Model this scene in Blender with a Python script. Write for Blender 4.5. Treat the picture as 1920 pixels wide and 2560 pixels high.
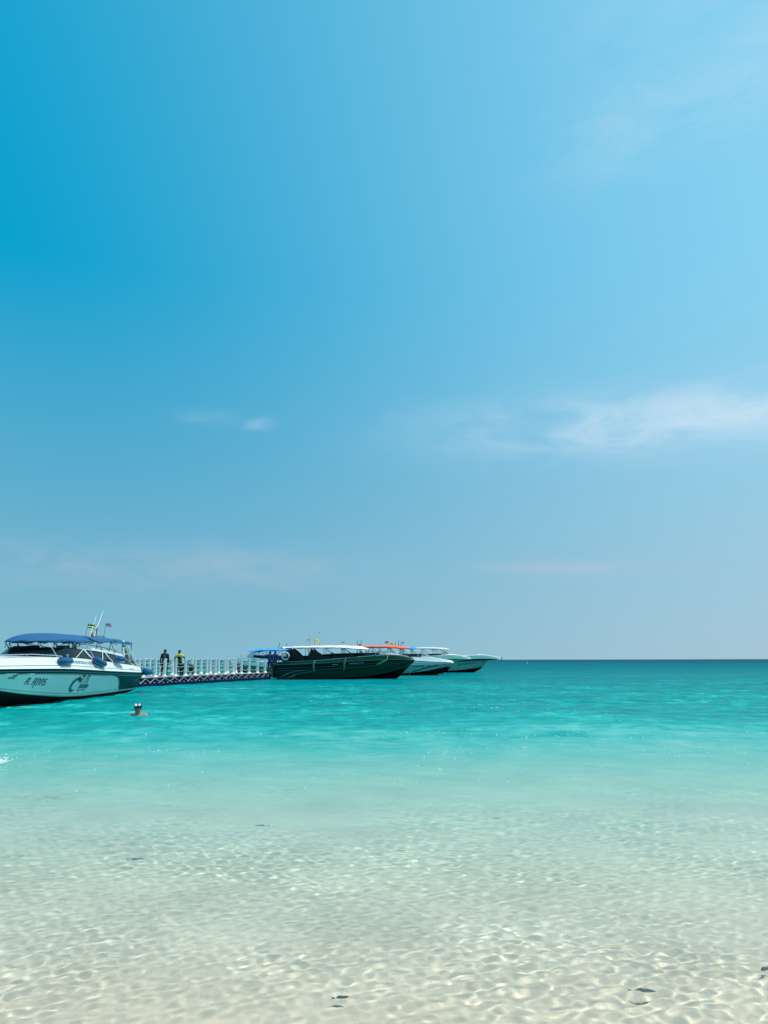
import bpy, bmesh, math, random
import numpy as np
from mathutils import Vector, Matrix

for o in list(bpy.data.objects):
    bpy.data.objects.remove(o, do_unlink=True)
sc = bpy.context.scene
C = sc.collection
R = math.radians
random.seed(7)

# ------------------------------------------------------------------ camera
F = 1920.0                      # focal length in pixels of a 1920 x 2560 picture
HORIZON = 1649.5
CAM_Z = 1.55
PITCH = math.atan((HORIZON - 1280) / F)
cam = bpy.data.cameras.new('camera')
cam_ob = bpy.data.objects.new('camera', cam)
C.objects.link(cam_ob)
cam.sensor_fit = 'VERTICAL'
cam.sensor_height = 36.0
cam.lens = 36.0 * F / 2560
cam.clip_start = 0.05
cam.clip_end = 20000
cam_ob.location = (0, 0, CAM_Z)
cam_ob.rotation_euler = (Matrix.Rotation(math.pi / 2 + PITCH, 3, 'X') @ Matrix.Rotation(R(-0.12), 3, 'Z')).to_euler()
sc.camera = cam_ob


def PX(px, py, Y):
    """a point of the place, given where it is seen and how far off it stands"""
    a, b = (px - 960) / F, (1280 - py) / F
    d = Vector((a, math.cos(PITCH) - b * math.sin(PITCH), math.sin(PITCH) + b * math.cos(PITCH)))
    return Vector((0, 0, CAM_Z)) + d * (Y / d.y)


# ------------------------------------------------------------------ sky, sun, exposure
SUN_EL, SUN_AZ = R(70), R(78)   # azimuth from +Y (away from the camera) towards +X (right)
SUN_DIR = Vector((math.cos(SUN_EL) * math.sin(SUN_AZ), math.cos(SUN_EL) * math.cos(SUN_AZ), math.sin(SUN_EL)))
world = bpy.data.worlds.new('World')
sc.world = world
world.use_nodes = True
wn, wl = world.node_tree.nodes, world.node_tree.links.new


def wmath(op, a, b=None, c=None, clamp=False):
    n = wn.new('ShaderNodeMath')
    n.operation = op
    n.use_clamp = clamp
    for i, v in enumerate((a, b, c)):
        if v is None:
            continue
        if isinstance(v, (int, float)):
            n.inputs[i].default_value = v
        else:
            wl(v, n.inputs[i])
    return n.outputs[0]


def wrange(v, a, b, c=0.0, d=1.0, smooth=True):
    n = wn.new('ShaderNodeMapRange')
    n.interpolation_type = 'SMOOTHSTEP' if smooth else 'LINEAR'
    wl(v, n.inputs[0])
    for i, q in enumerate((a, b, c, d)):
        n.inputs[i + 1].default_value = q
    return n.outputs[0]


def wmix(f, a, b):
    n = wn.new('ShaderNodeMix')
    n.data_type = 'RGBA'
    if isinstance(f, (int, float)):
        n.inputs[0].default_value = f
    else:
        wl(f, n.inputs[0])
    for i, v in ((6, a), (7, b)):
        if isinstance(v, tuple):
            n.inputs[i].default_value = (*v, 1)
        else:
            wl(v, n.inputs[i])
    return n.outputs[2]


wbg = wn['Background']
wbg.inputs[1].default_value = 0.1
nish = wn.new('ShaderNodeTexSky')
nish.sky_type = 'NISHITA'
nish.sun_disc = False
nish.sun_elevation = SUN_EL
nish.sun_rotation = SUN_AZ
nish.altitude = 0
nish.air_density = 1.0
nish.dust_density = 0.6
nish.ozone_density = 3.0
wtc = wn.new('ShaderNodeTexCoord')
wsep = wn.new('ShaderNodeSeparateXYZ')
wl(wtc.outputs['Generated'], wsep.inputs[0])
WX, WY, WZ = wsep.outputs
az = wmath('ARCTAN2', WX, WY)
# a thin bright veil, thicker on the side of the sun
veil = wrange(wmath('ADD', wmath('MULTIPLY', WX, 0.9), wmath('MULTIPLY', WZ, 0.25)), -0.30, 0.74)
clear = wmix(veil, (0.0, 3.6, 6.3), (2.8, 6.8, 9.2))
hor = wmix(veil, (2.35, 4.9, 6.15), (4.25, 5.95, 7.05))
hfac = wmath('POWER', wrange(WZ, 0.0, 0.46, 1.0, 0.0, False), 1.25)
grad = wmix(hfac, clear, hor)
base = wmix(0.02, grad, nish.outputs[0])
# thin cirrus
cmb = wn.new('ShaderNodeCombineXYZ')
wl(wmath('MULTIPLY', az, 8.0), cmb.inputs[0])
wl(wmath('MULTIPLY', WZ, 26.0), cmb.inputs[1])
cn = wn.new('ShaderNodeTexNoise')
cn.inputs['Scale'].default_value = 1.0
cn.inputs['Detail'].default_value = 7
cn.inputs['Roughness'].default_value = 0.6
cn.inputs['Distortion'].default_value = 0.7
wl(cmb.outputs[0], cn.inputs['Vector'])
CN = cn.outputs['Fac']


def wisp(a0, sa, z0, sz, tilt, lo, hi, amt):
    da = wmath('MULTIPLY', wmath('SUBTRACT', az, a0), 1 / sa)
    dz = wmath('MULTIPLY', wmath('SUBTRACT', WZ, wmath('ADD', wmath('MULTIPLY', wmath('SUBTRACT', az, a0), tilt), z0)), 1 / sz)
    q = wmath('ADD', wmath('POWER', wmath('ABSOLUTE', da), 2.6), wmath('POWER', wmath('ABSOLUTE', dz), 2.2))
    m = wmath('EXPONENT', wmath('MULTIPLY', q, -1))
    return wmath('MULTIPLY', wmath('MULTIPLY', m, wrange(CN, lo, hi)), amt)


cl = wisp(0.45, 0.32, 0.284, 0.036, -0.01, 0.20, 0.70, 0.92)
cl = wmath('MAXIMUM', cl, wisp(-0.165, 0.020, 0.296, 0.007, 0.12, 0.25, 0.62, 0.42))
cl = wmath('MAXIMUM', cl, wisp(-0.23, 0.05, 0.300, 0.009, 0.02, 0.35, 0.7, 0.14))
cl = wmath('MAXIMUM', cl, wisp(0.25, 0.12, 0.112, 0.010, -0.03, 0.2, 0.7, 0.55))
cl = wmath('MAXIMUM', cl, wisp(-0.28, 0.25, 0.112, 0.030, 0.0, 0.2, 0.75, 0.5))
cl = wmath('MAXIMUM', cl, wisp(0.46, 0.20, 0.60, 0.04, 0.12, 0.25, 0.75, 0.42))
cl = wmath('MAXIMUM', cl, wisp(0.55, 0.26, 0.74, 0.09, 0.12, 0.30, 0.8, 0.38))
ccol = wmix(wrange(WZ, 0.10, 0.24), (4.3, 5.4, 6.5), (5.7, 7.6, 9.1))
final = wmix(cl, base, ccol)
wl(final, wbg.inputs[0])

sun = bpy.data.lights.new('sun', 'SUN')
sun_ob = bpy.data.objects.new('sun', sun)
C.objects.link(sun_ob)
sun.energy = 4.0
sun.angle = R(0.53)
sun.color = (1.0, 0.96, 0.89)
sun_ob.location = (30, 20, 60)
sun_ob.rotation_euler = SUN_DIR.to_track_quat('Z', 'Y').to_euler()
sun.cycles.is_caustics_light = True
sc.view_settings.view_transform = 'Standard'
sc.view_settings.look = 'None'
sc.view_settings.gamma = 1
sc.view_settings.exposure = 0
sc.view_settings.use_curve_mapping = False
sc.cycles.use_denoising = True
sc.cycles.use_light_tree = False
sc.cycles.caustics_refractive = True
sc.cycles.caustics_reflective = False
sc.cycles.blur_glossy = 0.3
sc.cycles.max_bounces = 10
sc.cycles.sample_clamp_indirect = 6.0


# ------------------------------------------------------------------ materials
def mat(name, col, rough=0.5, metal=0.0, coat=0.0, var=0.06, scale=6.0, spec=0.5, alpha=None):
    m = bpy.data.materials.new(name)
    m.use_nodes = True
    n, l = m.node_tree.nodes, m.node_tree.links.new
    b = n['Principled BSDF']
    b.inputs['Roughness'].default_value = rough
    b.inputs['Metallic'].default_value = metal
    b.inputs['Coat Weight'].default_value = coat
    b.inputs['Specular IOR Level'].default_value = spec
    tc = n.new('ShaderNodeTexCoord')
    nz = n.new('ShaderNodeTexNoise')
    nz.inputs['Scale'].default_value = scale
    nz.inputs['Detail'].default_value = 5
    l(tc.outputs['Object'], nz.inputs['Vector'])
    mx = n.new('ShaderNodeMix')
    mx.data_type = 'RGBA'
    mx.inputs[6].default_value = tuple(c * (1 - var) for c in col) + (1,)
    mx.inputs[7].default_value = tuple(min(1, c * (1 + var)) for c in col) + (1,)
    l(nz.outputs['Fac'], mx.inputs[0])
    l(mx.outputs[2], b.inputs['Base Color'])
    if alpha is not None:
        b.inputs['Alpha'].default_value = alpha
    return m


M = dict(
    white=mat('white gelcoat', (.80, .81, .80), .28, coat=.3, var=.04, scale=2.0),
    white2=mat('off white gelcoat', (.78, .80, .79), .35, coat=.2, var=.05, scale=2.0),
    navy=mat('navy gelcoat', (.002, .006, .014), .25, var=.2, spec=.14),
    black=mat('black antifouling', (.002, .0025, .005), .6, var=.3, spec=.15),
    trim=mat('grey rub strip', (.16, .24, .27), .4, var=.1),
    pin=mat('dark pinstripe', (.01, .10, .09), .4),
    glass=mat('dark tinted glass', (.004, .008, .014), .12, var=.1, spec=.22),
    clear=mat('clear screen', (.30, .40, .42), .1, alpha=.35),
    steel=mat('stainless tube', (.55, .58, .58), .25, metal=.9),
    steeld=mat('weathered tube', (.12, .22, .23), .4, metal=.3),
    canvas=mat('navy canvas', (.005, .095, .23), .85, var=.12, scale=9),
    canvas_sky=mat('sky blue canvas', (.010, .33, .80), .8, var=.08, scale=9),
    canvas_white=mat('white canvas', (.84, .85, .85), .85, var=.04, scale=9),
    canvas_orange=mat('orange canvas', (.85, .13, .035), .8, var=.10, scale=9),
    canvas_grey=mat('grey white canvas', (.55, .60, .60), .85, var=.10, scale=9),
    green=mat('dark green gelcoat', (.004, .040, .022), .35, var=.15, scale=1.5, spec=.12),
    greenl=mat('green trim', (.03, .20, .14), .4, var=.1),
    teal=mat('pale aqua gelcoat', (.17, .43, .39), .35, var=.06, scale=1.5, spec=.3),
    fender=mat('blue fender vinyl', (.003, .075, .21), .3, coat=.2, var=.15),
    fenderg=mat('green fender vinyl', (.012, .17, .085), .35, var=.15),
    rope=mat('white rope', (.72, .72, .68), .9, var=.12, scale=40),
    post=mat('white plastic post', (.74, .75, .73), .5, var=.10, scale=14),
    cube=mat('navy float plastic', (.003, .008, .065), .45, var=.35, scale=3, spec=.2),
    deckm=mat('weathered grey deck', (.25, .24, .235), .9, var=.25, scale=10),
    skin=mat('tanned skin', (.20, .095, .055), .6, var=.12, scale=9),
    skinl=mat('sunburnt skin', (.40, .19, .13), .55, var=.10, scale=12),
    hair=mat('black hair', (.008, .007, .008), .6, var=.3, scale=40),
    cblack=mat('black cloth', (.008, .008, .012), .9, var=.3, scale=20),
    cyellow=mat('yellow cloth', (.62, .62, .10), .9, var=.08, scale=20),
    cgreen=mat('dark green cloth', (.010, .035, .022), .9, var=.3, scale=20),
    cblue=mat('blue cloth', (.012, .075, .23), .9, var=.2, scale=20),
    cgrey=mat('grey print', (.10, .12, .13), .9, var=.3, scale=20),
    cred=mat('maroon print', (.10, .008, .02), .9, var=.3, scale=20),
    red=mat('red flag cloth', (.45, .02, .03), .9),
    bluef=mat('blue flag cloth', (.015, .02, .16), .9),
    whitef=mat('white flag cloth', (.75, .75, .75), .9),
    yellowf=mat('yellow flag cloth', (.78, .62, .06), .9, var=.1),
    greenf=mat('green flag cloth', (.08, .26, .06), .9, var=.2),
    orange=mat('orange beacon', (.75, .18, .03), .3),
    fish=mat('dark fish skin', (.022, .045, .042), .4, var=.5, scale=60),
    fishg=mat('green fish skin', (.008, .07, .055), .4, var=.4, scale=50),
    foam_glint=mat('white foam and glint', (.86, .88, .88), .7, var=.05),  # white of the splash, and of the blobs that imitate sun glints
    lens=mat('mask lens', (.80, .84, .86), .12, coat=.5),
    rubber=mat('black rubber', (.01, .01, .012), .6),
    ink=mat('dark lettering', (.006, .018, .022), .5),
    inkt=mat('teal lettering', (.01, .16, .19), .5),
    inkg=mat('faint green lettering', (.010, .030, .018), .5),
    inkw=mat('pale lettering', (.35, .42, .42), .5),
    wood=mat('brown fitting', (.16, .06, .03), .6, var=.3),
)


# ------------------------------------------------------------------ mesh helpers
class MB:
    def __init__(s):
        s.v, s.f = [], []

    def add(s, vs, fs):
        b = len(s.v)
        s.v += [tuple(p) for p in vs]
        s.f += [tuple(b + i for i in f) for f in fs]
        return s

    def box(s, c, d, rot=None):
        vs = [Vector((x * d[0] / 2, y * d[1] / 2, z * d[2] / 2)) for x in (-1, 1) for y in (-1, 1) for z in (-1, 1)]
        if rot is not None:
            vs = [rot @ p for p in vs]
        vs = [p + Vector(c) for p in vs]
        return s.add(vs, [(0, 1, 3, 2), (4, 6, 7, 5), (0, 4, 5, 1), (2, 3, 7, 6), (0, 2, 6, 4), (1, 5, 7, 3)])

    def tube(s, pts, r, n=6, cap=True):
        pts = [Vector(p) for p in pts]
        rs = r if isinstance(r, (list, tuple)) else [r] * len(pts)
        vs, fs = [], []
        up = Vector((0, 0, 1))
        for i, p in enumerate(pts):
            t = (pts[min(i + 1, len(pts) - 1)] - pts[max(i - 1, 0)])
            t = t.normalized() if t.length > 1e-9 else Vector((0, 0, 1))
            a = t.cross(up if abs(t.z) < .95 else Vector((1, 0, 0))).normalized()
            b = a.cross(t)
            for k in range(n):
                q = 2 * math.pi * k / n
                vs.append(p + (a * math.cos(q) + b * math.sin(q)) * rs[i])
        for i in range(len(pts) - 1):
            for k in range(n):
                fs.append((i * n + k, i * n + (k + 1) % n, (i + 1) * n + (k + 1) % n, (i + 1) * n + k))
        if cap:
            fs.append(tuple(range(n))[::-1])
            fs.append(tuple((len(pts) - 1) * n + k for k in range(n)))
        return s.add(vs, fs)

    def lathe(s, prof, n=12, c=(0, 0, 0), M3=None):
        vs, fs = [], []
        for r, z in prof:
            for k in range(n):
                q = 2 * math.pi * k / n
                p = Vector((r * math.cos(q), r * math.sin(q), z))
                if M3 is not None:
                    p = M3 @ p
                vs.append(p + Vector(c))
        for i in range(len(prof) - 1):
            for k in range(n):
                fs.append((i * n + k, i * n + (k + 1) % n, (i + 1) * n + (k + 1) % n, (i + 1) * n + k))
        fs.append(tuple(range(n))[::-1])
        fs.append(tuple((len(prof) - 1) * n + k for k in range(n)))
        return s.add(vs, fs)

    def rows(s, rws, close=False):
        n = len(rws[0])
        vs = [p for r in rws for p in r]
        fs = []
        for i in range(len(rws) - 1):
            for k in range(n - 1 + (1 if close else 0)):
                fs.append((i * n + k, i * n + (k + 1) % n, (i + 1) * n + (k + 1) % n, (i + 1) * n + k))
        return s.add(vs, fs)

    def plate(s, pts, th, nrm):
        """a flat polygon with thickness th along nrm"""
        nrm = Vector(nrm).normalized() * th
        a = [Vector(p) for p in pts]
        b = [p + nrm for p in a]
        n = len(a)
        fs = [tuple(range(n))[::-1], tuple(n + k for k in range(n))]
        fs += [(k, (k + 1) % n, n + (k + 1) % n, n + k) for k in range(n)]
        return s.add(a + b, fs)

    def build(s, name, m, parent=None, smooth=True, solid=0.0, bevel=0.0):
        me = bpy.data.meshes.new(name)
        me.from_pydata(s.v, [], s.f)
        bm = bmesh.new()
        bm.from_mesh(me)
        bmesh.ops.recalc_face_normals(bm, faces=bm.faces)
        bm.to_mesh(me)
        bm.free()
        me.materials.append(M[m] if isinstance(m, str) else m)
        if smooth:
            me.polygons.foreach_set('use_smooth', [True] * len(me.polygons))
            me.set_sharp_from_angle(angle=R(38))
        o = bpy.data.objects.new(name, me)
        C.objects.link(o)
        if parent is not None:
            o.parent = parent
        if solid:
            md = o.modifiers.new('solid', 'SOLIDIFY')
            md.thickness = solid
            md.offset = 0
        if bevel:
            md = o.modifiers.new('bevel', 'BEVEL')
            md.width = bevel
            md.segments = 2
            md.limit_method = 'ANGLE'
        return o


def thing(name, label, cat, loc=(0, 0, 0), rz=0, group=None):
    o = bpy.data.objects.new(name, None)
    C.objects.link(o)
    o.empty_display_size = .2
    o.location = loc
    o.rotation_euler = (0, 0, rz)
    return tag(o, label, cat, group)


def tag(o, label=None, cat=None, group=None, kind=None):
    if label:
        o['label'] = label
    if cat:
        o['category'] = cat
    if group:
        o['group'] = group
    if kind:
        o['kind'] = kind
    return o


def interp(tab, t):
    return float(np.interp(t, [a for a, b in tab], [b for a, b in tab]))


def sinterp(tab, t):
    """smooth (monotone cubic) table look-up"""
    xs = [a for a, b in tab]
    ys = [b for a, b in tab]
    if t <= xs[0]:
        return ys[0]
    if t >= xs[-1]:
        return ys[-1]
    i = max(k for k in range(len(xs) - 1) if xs[k] <= t)
    def sl(k):
        if k <= 0 or k >= len(xs) - 1:
            j = 0 if k <= 0 else len(xs) - 2
            return (ys[j + 1] - ys[j]) / (xs[j + 1] - xs[j])
        return (ys[k + 1] - ys[k - 1]) / (xs[k + 1] - xs[k - 1])
    h = xs[i + 1] - xs[i]
    u = (t - xs[i]) / h
    return (ys[i] * (2 * u**3 - 3 * u**2 + 1) + h * sl(i) * (u**3 - 2 * u**2 + u)
            + ys[i + 1] * (-2 * u**3 + 3 * u**2) + h * sl(i + 1) * (u**3 - u**2))


def text_mesh(body, shear=0.0, bold=.012):
    """flat outline of a word as (vertices, faces); height of a capital about 0.7"""
    cu = bpy.data.curves.new('word', 'FONT')
    cu.body = body
    cu.shear = shear
    cu.resolution_u = 3
    cu.offset = bold
    ob = bpy.data.objects.new('word', cu)
    C.objects.link(ob)
    dg = bpy.context.evaluated_depsgraph_get()
    me = bpy.data.meshes.new_from_object(ob.evaluated_get(dg))
    vs = [(v.co.x, v.co.y) for v in me.vertices]
    fs = [tuple(p.vertices) for p in me.polygons]
    bpy.data.objects.remove(ob)
    bpy.data.curves.remove(cu)
    bpy.data.meshes.remove(me)
    return vs, fs


# ------------------------------------------------------------------ the sea, its bed and the shore
SWIM = ((351 - 960) / F * 22.4 * math.cos(PITCH), 22.4)
DEP = [(-40, -1.8), (-2, -.10), (0, -.01), (2, .06), (4, .13), (6, .23), (8.5, .40), (10, .54), (12, .76), (14, .98), (17, 1.36),
       (20, 1.8), (24, 2.35), (30, 2.8), (40, 3.4), (60, 4.6), (100, 6.5), (200, 9), (500, 14), (9000, 22)]


def fractal(X, Y, lam, seed, n=18):
    rng = np.random.default_rng(seed)
    Z = np.zeros_like(X)
    for i in range(n):
        l_ = lam * 3 ** (rng.random() * 2 - 1)
        th = rng.random() * 6.283
        Z += np.sin(2 * math.pi / l_ * (X * math.cos(th) + Y * math.sin(th)) + rng.random() * 6.283) * (l_ / lam)**.5
    return Z / math.sqrt(n / 2)


def depth(X, Y):
    w = np.clip((Y - 3) / 12, 0, 1)
    Yw = Y + w * np.clip(Y, 0, 60) * 0.030 * fractal(X * .35, Y, 9, 5) - 0.02 * X * w
    return np.interp(Yw, [a for a, b in DEP], [b for a, b in DEP])


def grid(name, X, Y, Z):
    nr, nc = X.shape
    me = bpy.data.meshes.new(name)
    me.vertices.add(nr * nc)
    me.vertices.foreach_set('co', np.stack([X, Y, Z], -1).astype(np.float32).ravel())
    i = np.arange(nr * nc).reshape(nr, nc)
    q = np.stack([i[:-1, :-1], i[:-1, 1:], i[1:, 1:], i[1:, :-1]], -1).reshape(-1, 4)
    me.loops.add(q.size)
    me.loops.foreach_set('vertex_index', q.ravel().astype(np.int32))
    me.polygons.add(len(q))
    me.polygons.foreach_set('loop_start', np.arange(0, q.size, 4, dtype=np.int32))
    me.update(calc_edges=True)
    me.polygons.foreach_set('use_smooth', np.ones(len(q), bool))
    o = bpy.data.objects.new(name, me)
    C.objects.link(o)
    return o


rws = [-1.5]
while rws[-1] < 9000:
    y = rws[-1]
    s = .05 if y < 2.6 else (.0125 if y < 8.5 else min(.0125 * (y / 8.5)**1.9, y * .045))
    rws.append(y + s)
rws = np.array(rws)
NC = 820
HALF = .62 * np.maximum(rws, 0) + 2.3
Yg = np.repeat(rws[:, None], NC, 1)
Xg = np.linspace(-1, 1, NC)[None, :] * HALF[:, None]
spc = np.maximum(np.gradient(rws), HALF * 2 / NC)[:, None]
rng = np.random.default_rng(11)
Hg = np.zeros_like(Xg)
# gusty patches: ripples are livelier in some places than in others
patch = np.clip(.82 + .50 * fractal(Xg * .7, Yg, 1.3, 21) + .35 * fractal(Xg * .4, Yg, 5, 22), .15, 2.4)
NW = 120
for i in range(NW):
    u = i / (NW - 1)
    lam = .055 * (66 ** (u ** 1.25))             # 5 cm ripples ... 3.6 m swell
    th = rng.normal(R(84), 1.0 if lam < .5 else .35)
    sl = .0118 * (0.6 + .8 * rng.random()) * (1.15 if lam < .10 else 1.15 * (.10 / lam)**.46) * min(1, (lam / .06)**.5)
    k = 2 * math.pi / lam
    fade = np.clip((lam / spc - 3.0) / 2.5, 0, 1)
    near = .86 / (1 + np.clip(Yg - 4.5, 0, 9) / 4.5) if lam < .6 else np.clip(.3 + Yg / 9, 0, 4.5)
    env = patch if lam < .6 else 1.0
    wob = .5 * np.sin(Xg * .5 / max(lam, .2) + i) + .4 * np.sin(Yg * .33 / max(lam, .2) + 2 * i)
    Hg += sl / k * fade * near * env * np.sin(k * (Xg * math.cos(th) + Yg * math.sin(th)) + rng.random() * 6.283 + wob)
# rings spreading from the swimmer
rad_ = np.hypot(Xg - SWIM[0], Yg - SWIM[1])
Hg += .014 * np.exp(-rad_ / 1.1) * np.sin(2 * math.pi / .42 * rad_)
sea = grid('sea', Xg, Yg, Hg)
tag(sea, kind='structure')
att = sea.data.attributes.new('water_depth', 'FLOAT', 'POINT')
att.data.foreach_set('value', np.maximum(depth(Xg, Yg), 0.0).astype(np.float32).ravel())

ys = np.concatenate([np.linspace(-40, 1.5, 40), np.arange(1.52, 12, .04), np.geomspace(12.1, 9000, 160)])
xs = np.concatenate([-np.geomspace(6000, 9, 40), np.linspace(-8.8, 8.8, 300), np.geomspace(9, 6000, 40)])
YS, XS = np.meshgrid(ys, xs, indexing='ij')
bedw = np.clip(YS / 3, 0, 1) * np.clip((14 - YS) / 5, 0, 1) * np.clip((9 - np.abs(XS)) / 2, 0, 1)
ZS = -depth(XS, YS) + bedw * .010 * fractal(XS, YS, .9, 8)
bed = grid('seabed', XS, YS, ZS)
tag(bed, kind='structure')
ms = bpy.data.materials.new('coral sand')
ms.use_nodes = True
n, l = ms.node_tree.nodes, ms.node_tree.links.new
b = n['Principled BSDF']
b.inputs['Roughness'].default_value = .95
b.inputs['Specular IOR Level'].default_value = .2
geo = n.new('ShaderNodeNewGeometry')
n1 = n.new('ShaderNodeTexNoise')
n1.inputs['Scale'].default_value = 1.1
n1.inputs['Detail'].default_value = 6
n2 = n.new('ShaderNodeTexNoise')
n2.inputs['Scale'].default_value = 90
n2.inputs['Detail'].default_value = 4
l(geo.outputs['Position'], n1.inputs['Vector'])
l(geo.outputs['Position'], n2.inputs['Vector'])
ad = n.new('ShaderNodeMath')
ad.operation = 'MULTIPLY_ADD'
l(n2.outputs['Fac'], ad.inputs[0])
ad.inputs[1].default_value = .35
l(n1.outputs['Fac'], ad.inputs[2])
rp = n.new('ShaderNodeValToRGB')
rp.color_ramp.elements[0].position = .42
rp.color_ramp.elements[0].color = (.495, .385, .296, 1)
rp.color_ramp.elements[1].position = .95
rp.color_ramp.elements[1].color = (.70, .548, .424, 1)
l(ad.outputs[0], rp.inputs[0])
l(rp.outputs[0], b.inputs['Base Color'])
bed.data.materials.append(ms)

mw = bpy.data.materials.new('sea water')
mw.use_nodes = True
n, l = mw.node_tree.nodes, mw.node_tree.links.new
n.clear()
out = n.new('ShaderNodeOutputMaterial')


def nm(op, a, b=None, c=None, clamp=False):
    q = n.new('ShaderNodeMath')
    q.operation = op
    q.use_clamp = clamp
    for i, v in enumerate((a, b, c)):
        if v is None:
            continue
        if isinstance(v, (int, float)):
            q.inputs[i].default_value = v
        else:
            l(v, q.inputs[i])
    return q.outputs[0]


at = n.new('ShaderNodeAttribute')
at.attribute_name = 'water_depth'
D = at.outputs['Fac']
geo = n.new('ShaderNodeNewGeometry')
# absorption on the way through the water, by depth
cmbc = n.new('ShaderNodeCombineColor')
for i, base_ in enumerate((.50, .96, .955)):
    l(nm('POWER', base_, D), cmbc.inputs[i])
# ripples too fine for the mesh, coming in where the mesh coarsens with distance from the shore
sp_ = n.new('ShaderNodeSeparateXYZ')
l(geo.outputs['Position'], sp_.inputs[0])
PY = sp_.outputs[1]
def rippl(sx, sy, detail):
    mp = n.new('ShaderNodeMapping')
    mp.inputs['Scale'].default_value = (sx, sy, 1)
    l(geo.outputs['Position'], mp.inputs[0])
    t = n.new('ShaderNodeTexNoise')
    t.inputs['Scale'].default_value = 1
    t.inputs['Detail'].default_value = detail
    t.inputs['Roughness'].default_value = .62
    l(mp.outputs[0], t.inputs['Vector'])
    return t.outputs['Fac']
far1 = n.new('ShaderNodeMapRange'); l(PY, far1.inputs[0]); far1.inputs[1].default_value = 9; far1.inputs[2].default_value = 30
far2 = n.new('ShaderNodeMapRange'); l(PY, far2.inputs[0]); far2.inputs[1].default_value = 30; far2.inputs[2].default_value = 140
hgt = nm('ADD', nm('MULTIPLY', nm('MULTIPLY', rippl(1.9, 1.6, 5), .24), far1.outputs[0]),
         nm('MULTIPLY', nm('MULTIPLY', rippl(.40, .34, 6), 1.1), far2.outputs[0]))
bp = n.new('ShaderNodeBump')
bp.inputs['Strength'].default_value = 1.0
bp.inputs['Distance'].default_value = 1.0
l(hgt, bp.inputs['Height'])
refr = n.new('ShaderNodeBsdfRefraction')
refr.inputs['IOR'].default_value = 1.33
refr.inputs['Roughness'].default_value = 0
l(cmbc.outputs[0], refr.inputs['Color'])
l(bp.outputs[0], refr.inputs['Normal'])
mirr = n.new('ShaderNodeBsdfGlossy')
mirr.inputs['Roughness'].default_value = .03
l(bp.outputs[0], mirr.inputs['Normal'])
frn = n.new('ShaderNodeFresnel')
frn.inputs['IOR'].default_value = 1.33
l(bp.outputs[0], frn.inputs['Normal'])
gl = n.new('ShaderNodeMixShader')
l(nm('MULTIPLY', frn.outputs[0], .72), gl.inputs[0])
l(refr.outputs[0], gl.inputs[1])
l(mirr.outputs[0], gl.inputs[2])
# light scattered back by the body of deeper water
bdif = n.new('ShaderNodeBsdfDiffuse')
bgls = n.new('ShaderNodeBsdfGlossy')
body = n.new('ShaderNodeMixShader')
cr = n.new('ShaderNodeValToRGB')
e = cr.color_ramp.elements
e[0].position = .0
e[0].color = (.60, .58, .49, 1)
e[1].position = 1.0
e[1].color = (.0, .072, .108, 1)
for p_, c_ in ((.055, (.44, .63, .56)), (.085, (.25, .61, .55)), (.115, (.12, .56, .51)), (.15, (.035, .50, .46)), (.19, (.002, .385, .355)), (.26, (.0, .292, .275)), (.38, (.0, .212, .220)), (.55, (.0, .163, .184)), (.78, (.0, .112, .146))):
    x_ = e.new(p_)
    x_.color = (*c_, 1)
mot = nm('ADD', nm('MULTIPLY', nm('SUBTRACT', rippl(.03, .12, 5), .5), .42), nm('ADD', nm('MULTIPLY', nm('SUBTRACT', rippl(.30, .34, 5), .5), .50), nm('MULTIPLY', nm('SUBTRACT', rippl(1.5, 1.1, 6), .5), .60)))
l(nm('ADD', nm('POWER', nm('MULTIPLY', D, 1 / 16.0), .75), nm('MULTIPLY', mot, far1.outputs[0])), cr.inputs[0])
l(cr.outputs[0], bdif.inputs['Color'])
l(bp.outputs[0], bdif.inputs['Normal'])
bgls.inputs['Roughness'].default_value = .07
l(bp.outputs[0], bgls.inputs['Normal'])
fr_ = n.new('ShaderNodeFresnel')
fr_.inputs['IOR'].default_value = 1.33
l(bp.outputs[0], fr_.inputs['Normal'])
# steep little facets hide each other at a low angle: less mirror than flat water
l(nm('MULTIPLY', fr_.outputs[0], nm('SUBTRACT', .36, nm('MULTIPLY', far2.outputs[0], .17))), body.inputs[0])
l(bdif.outputs[0], body.inputs[1])
l(bgls.outputs[0], body.inputs[2])
mixw = n.new('ShaderNodeMixShader')
l(nm('SUBTRACT', 1.0, nm('POWER', .50, nm('MULTIPLY', D, 1.0)), clamp=True), mixw.inputs[0])
l(gl.outputs[0], mixw.inputs[1])
l(body.outputs[0], mixw.inputs[2])
l(mixw.outputs[0], out.inputs['Surface'])
sea.data.materials.append(mw)
sea.cycles.is_caustics_caster = True
bed.cycles.is_caustics_receiver = True


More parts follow.
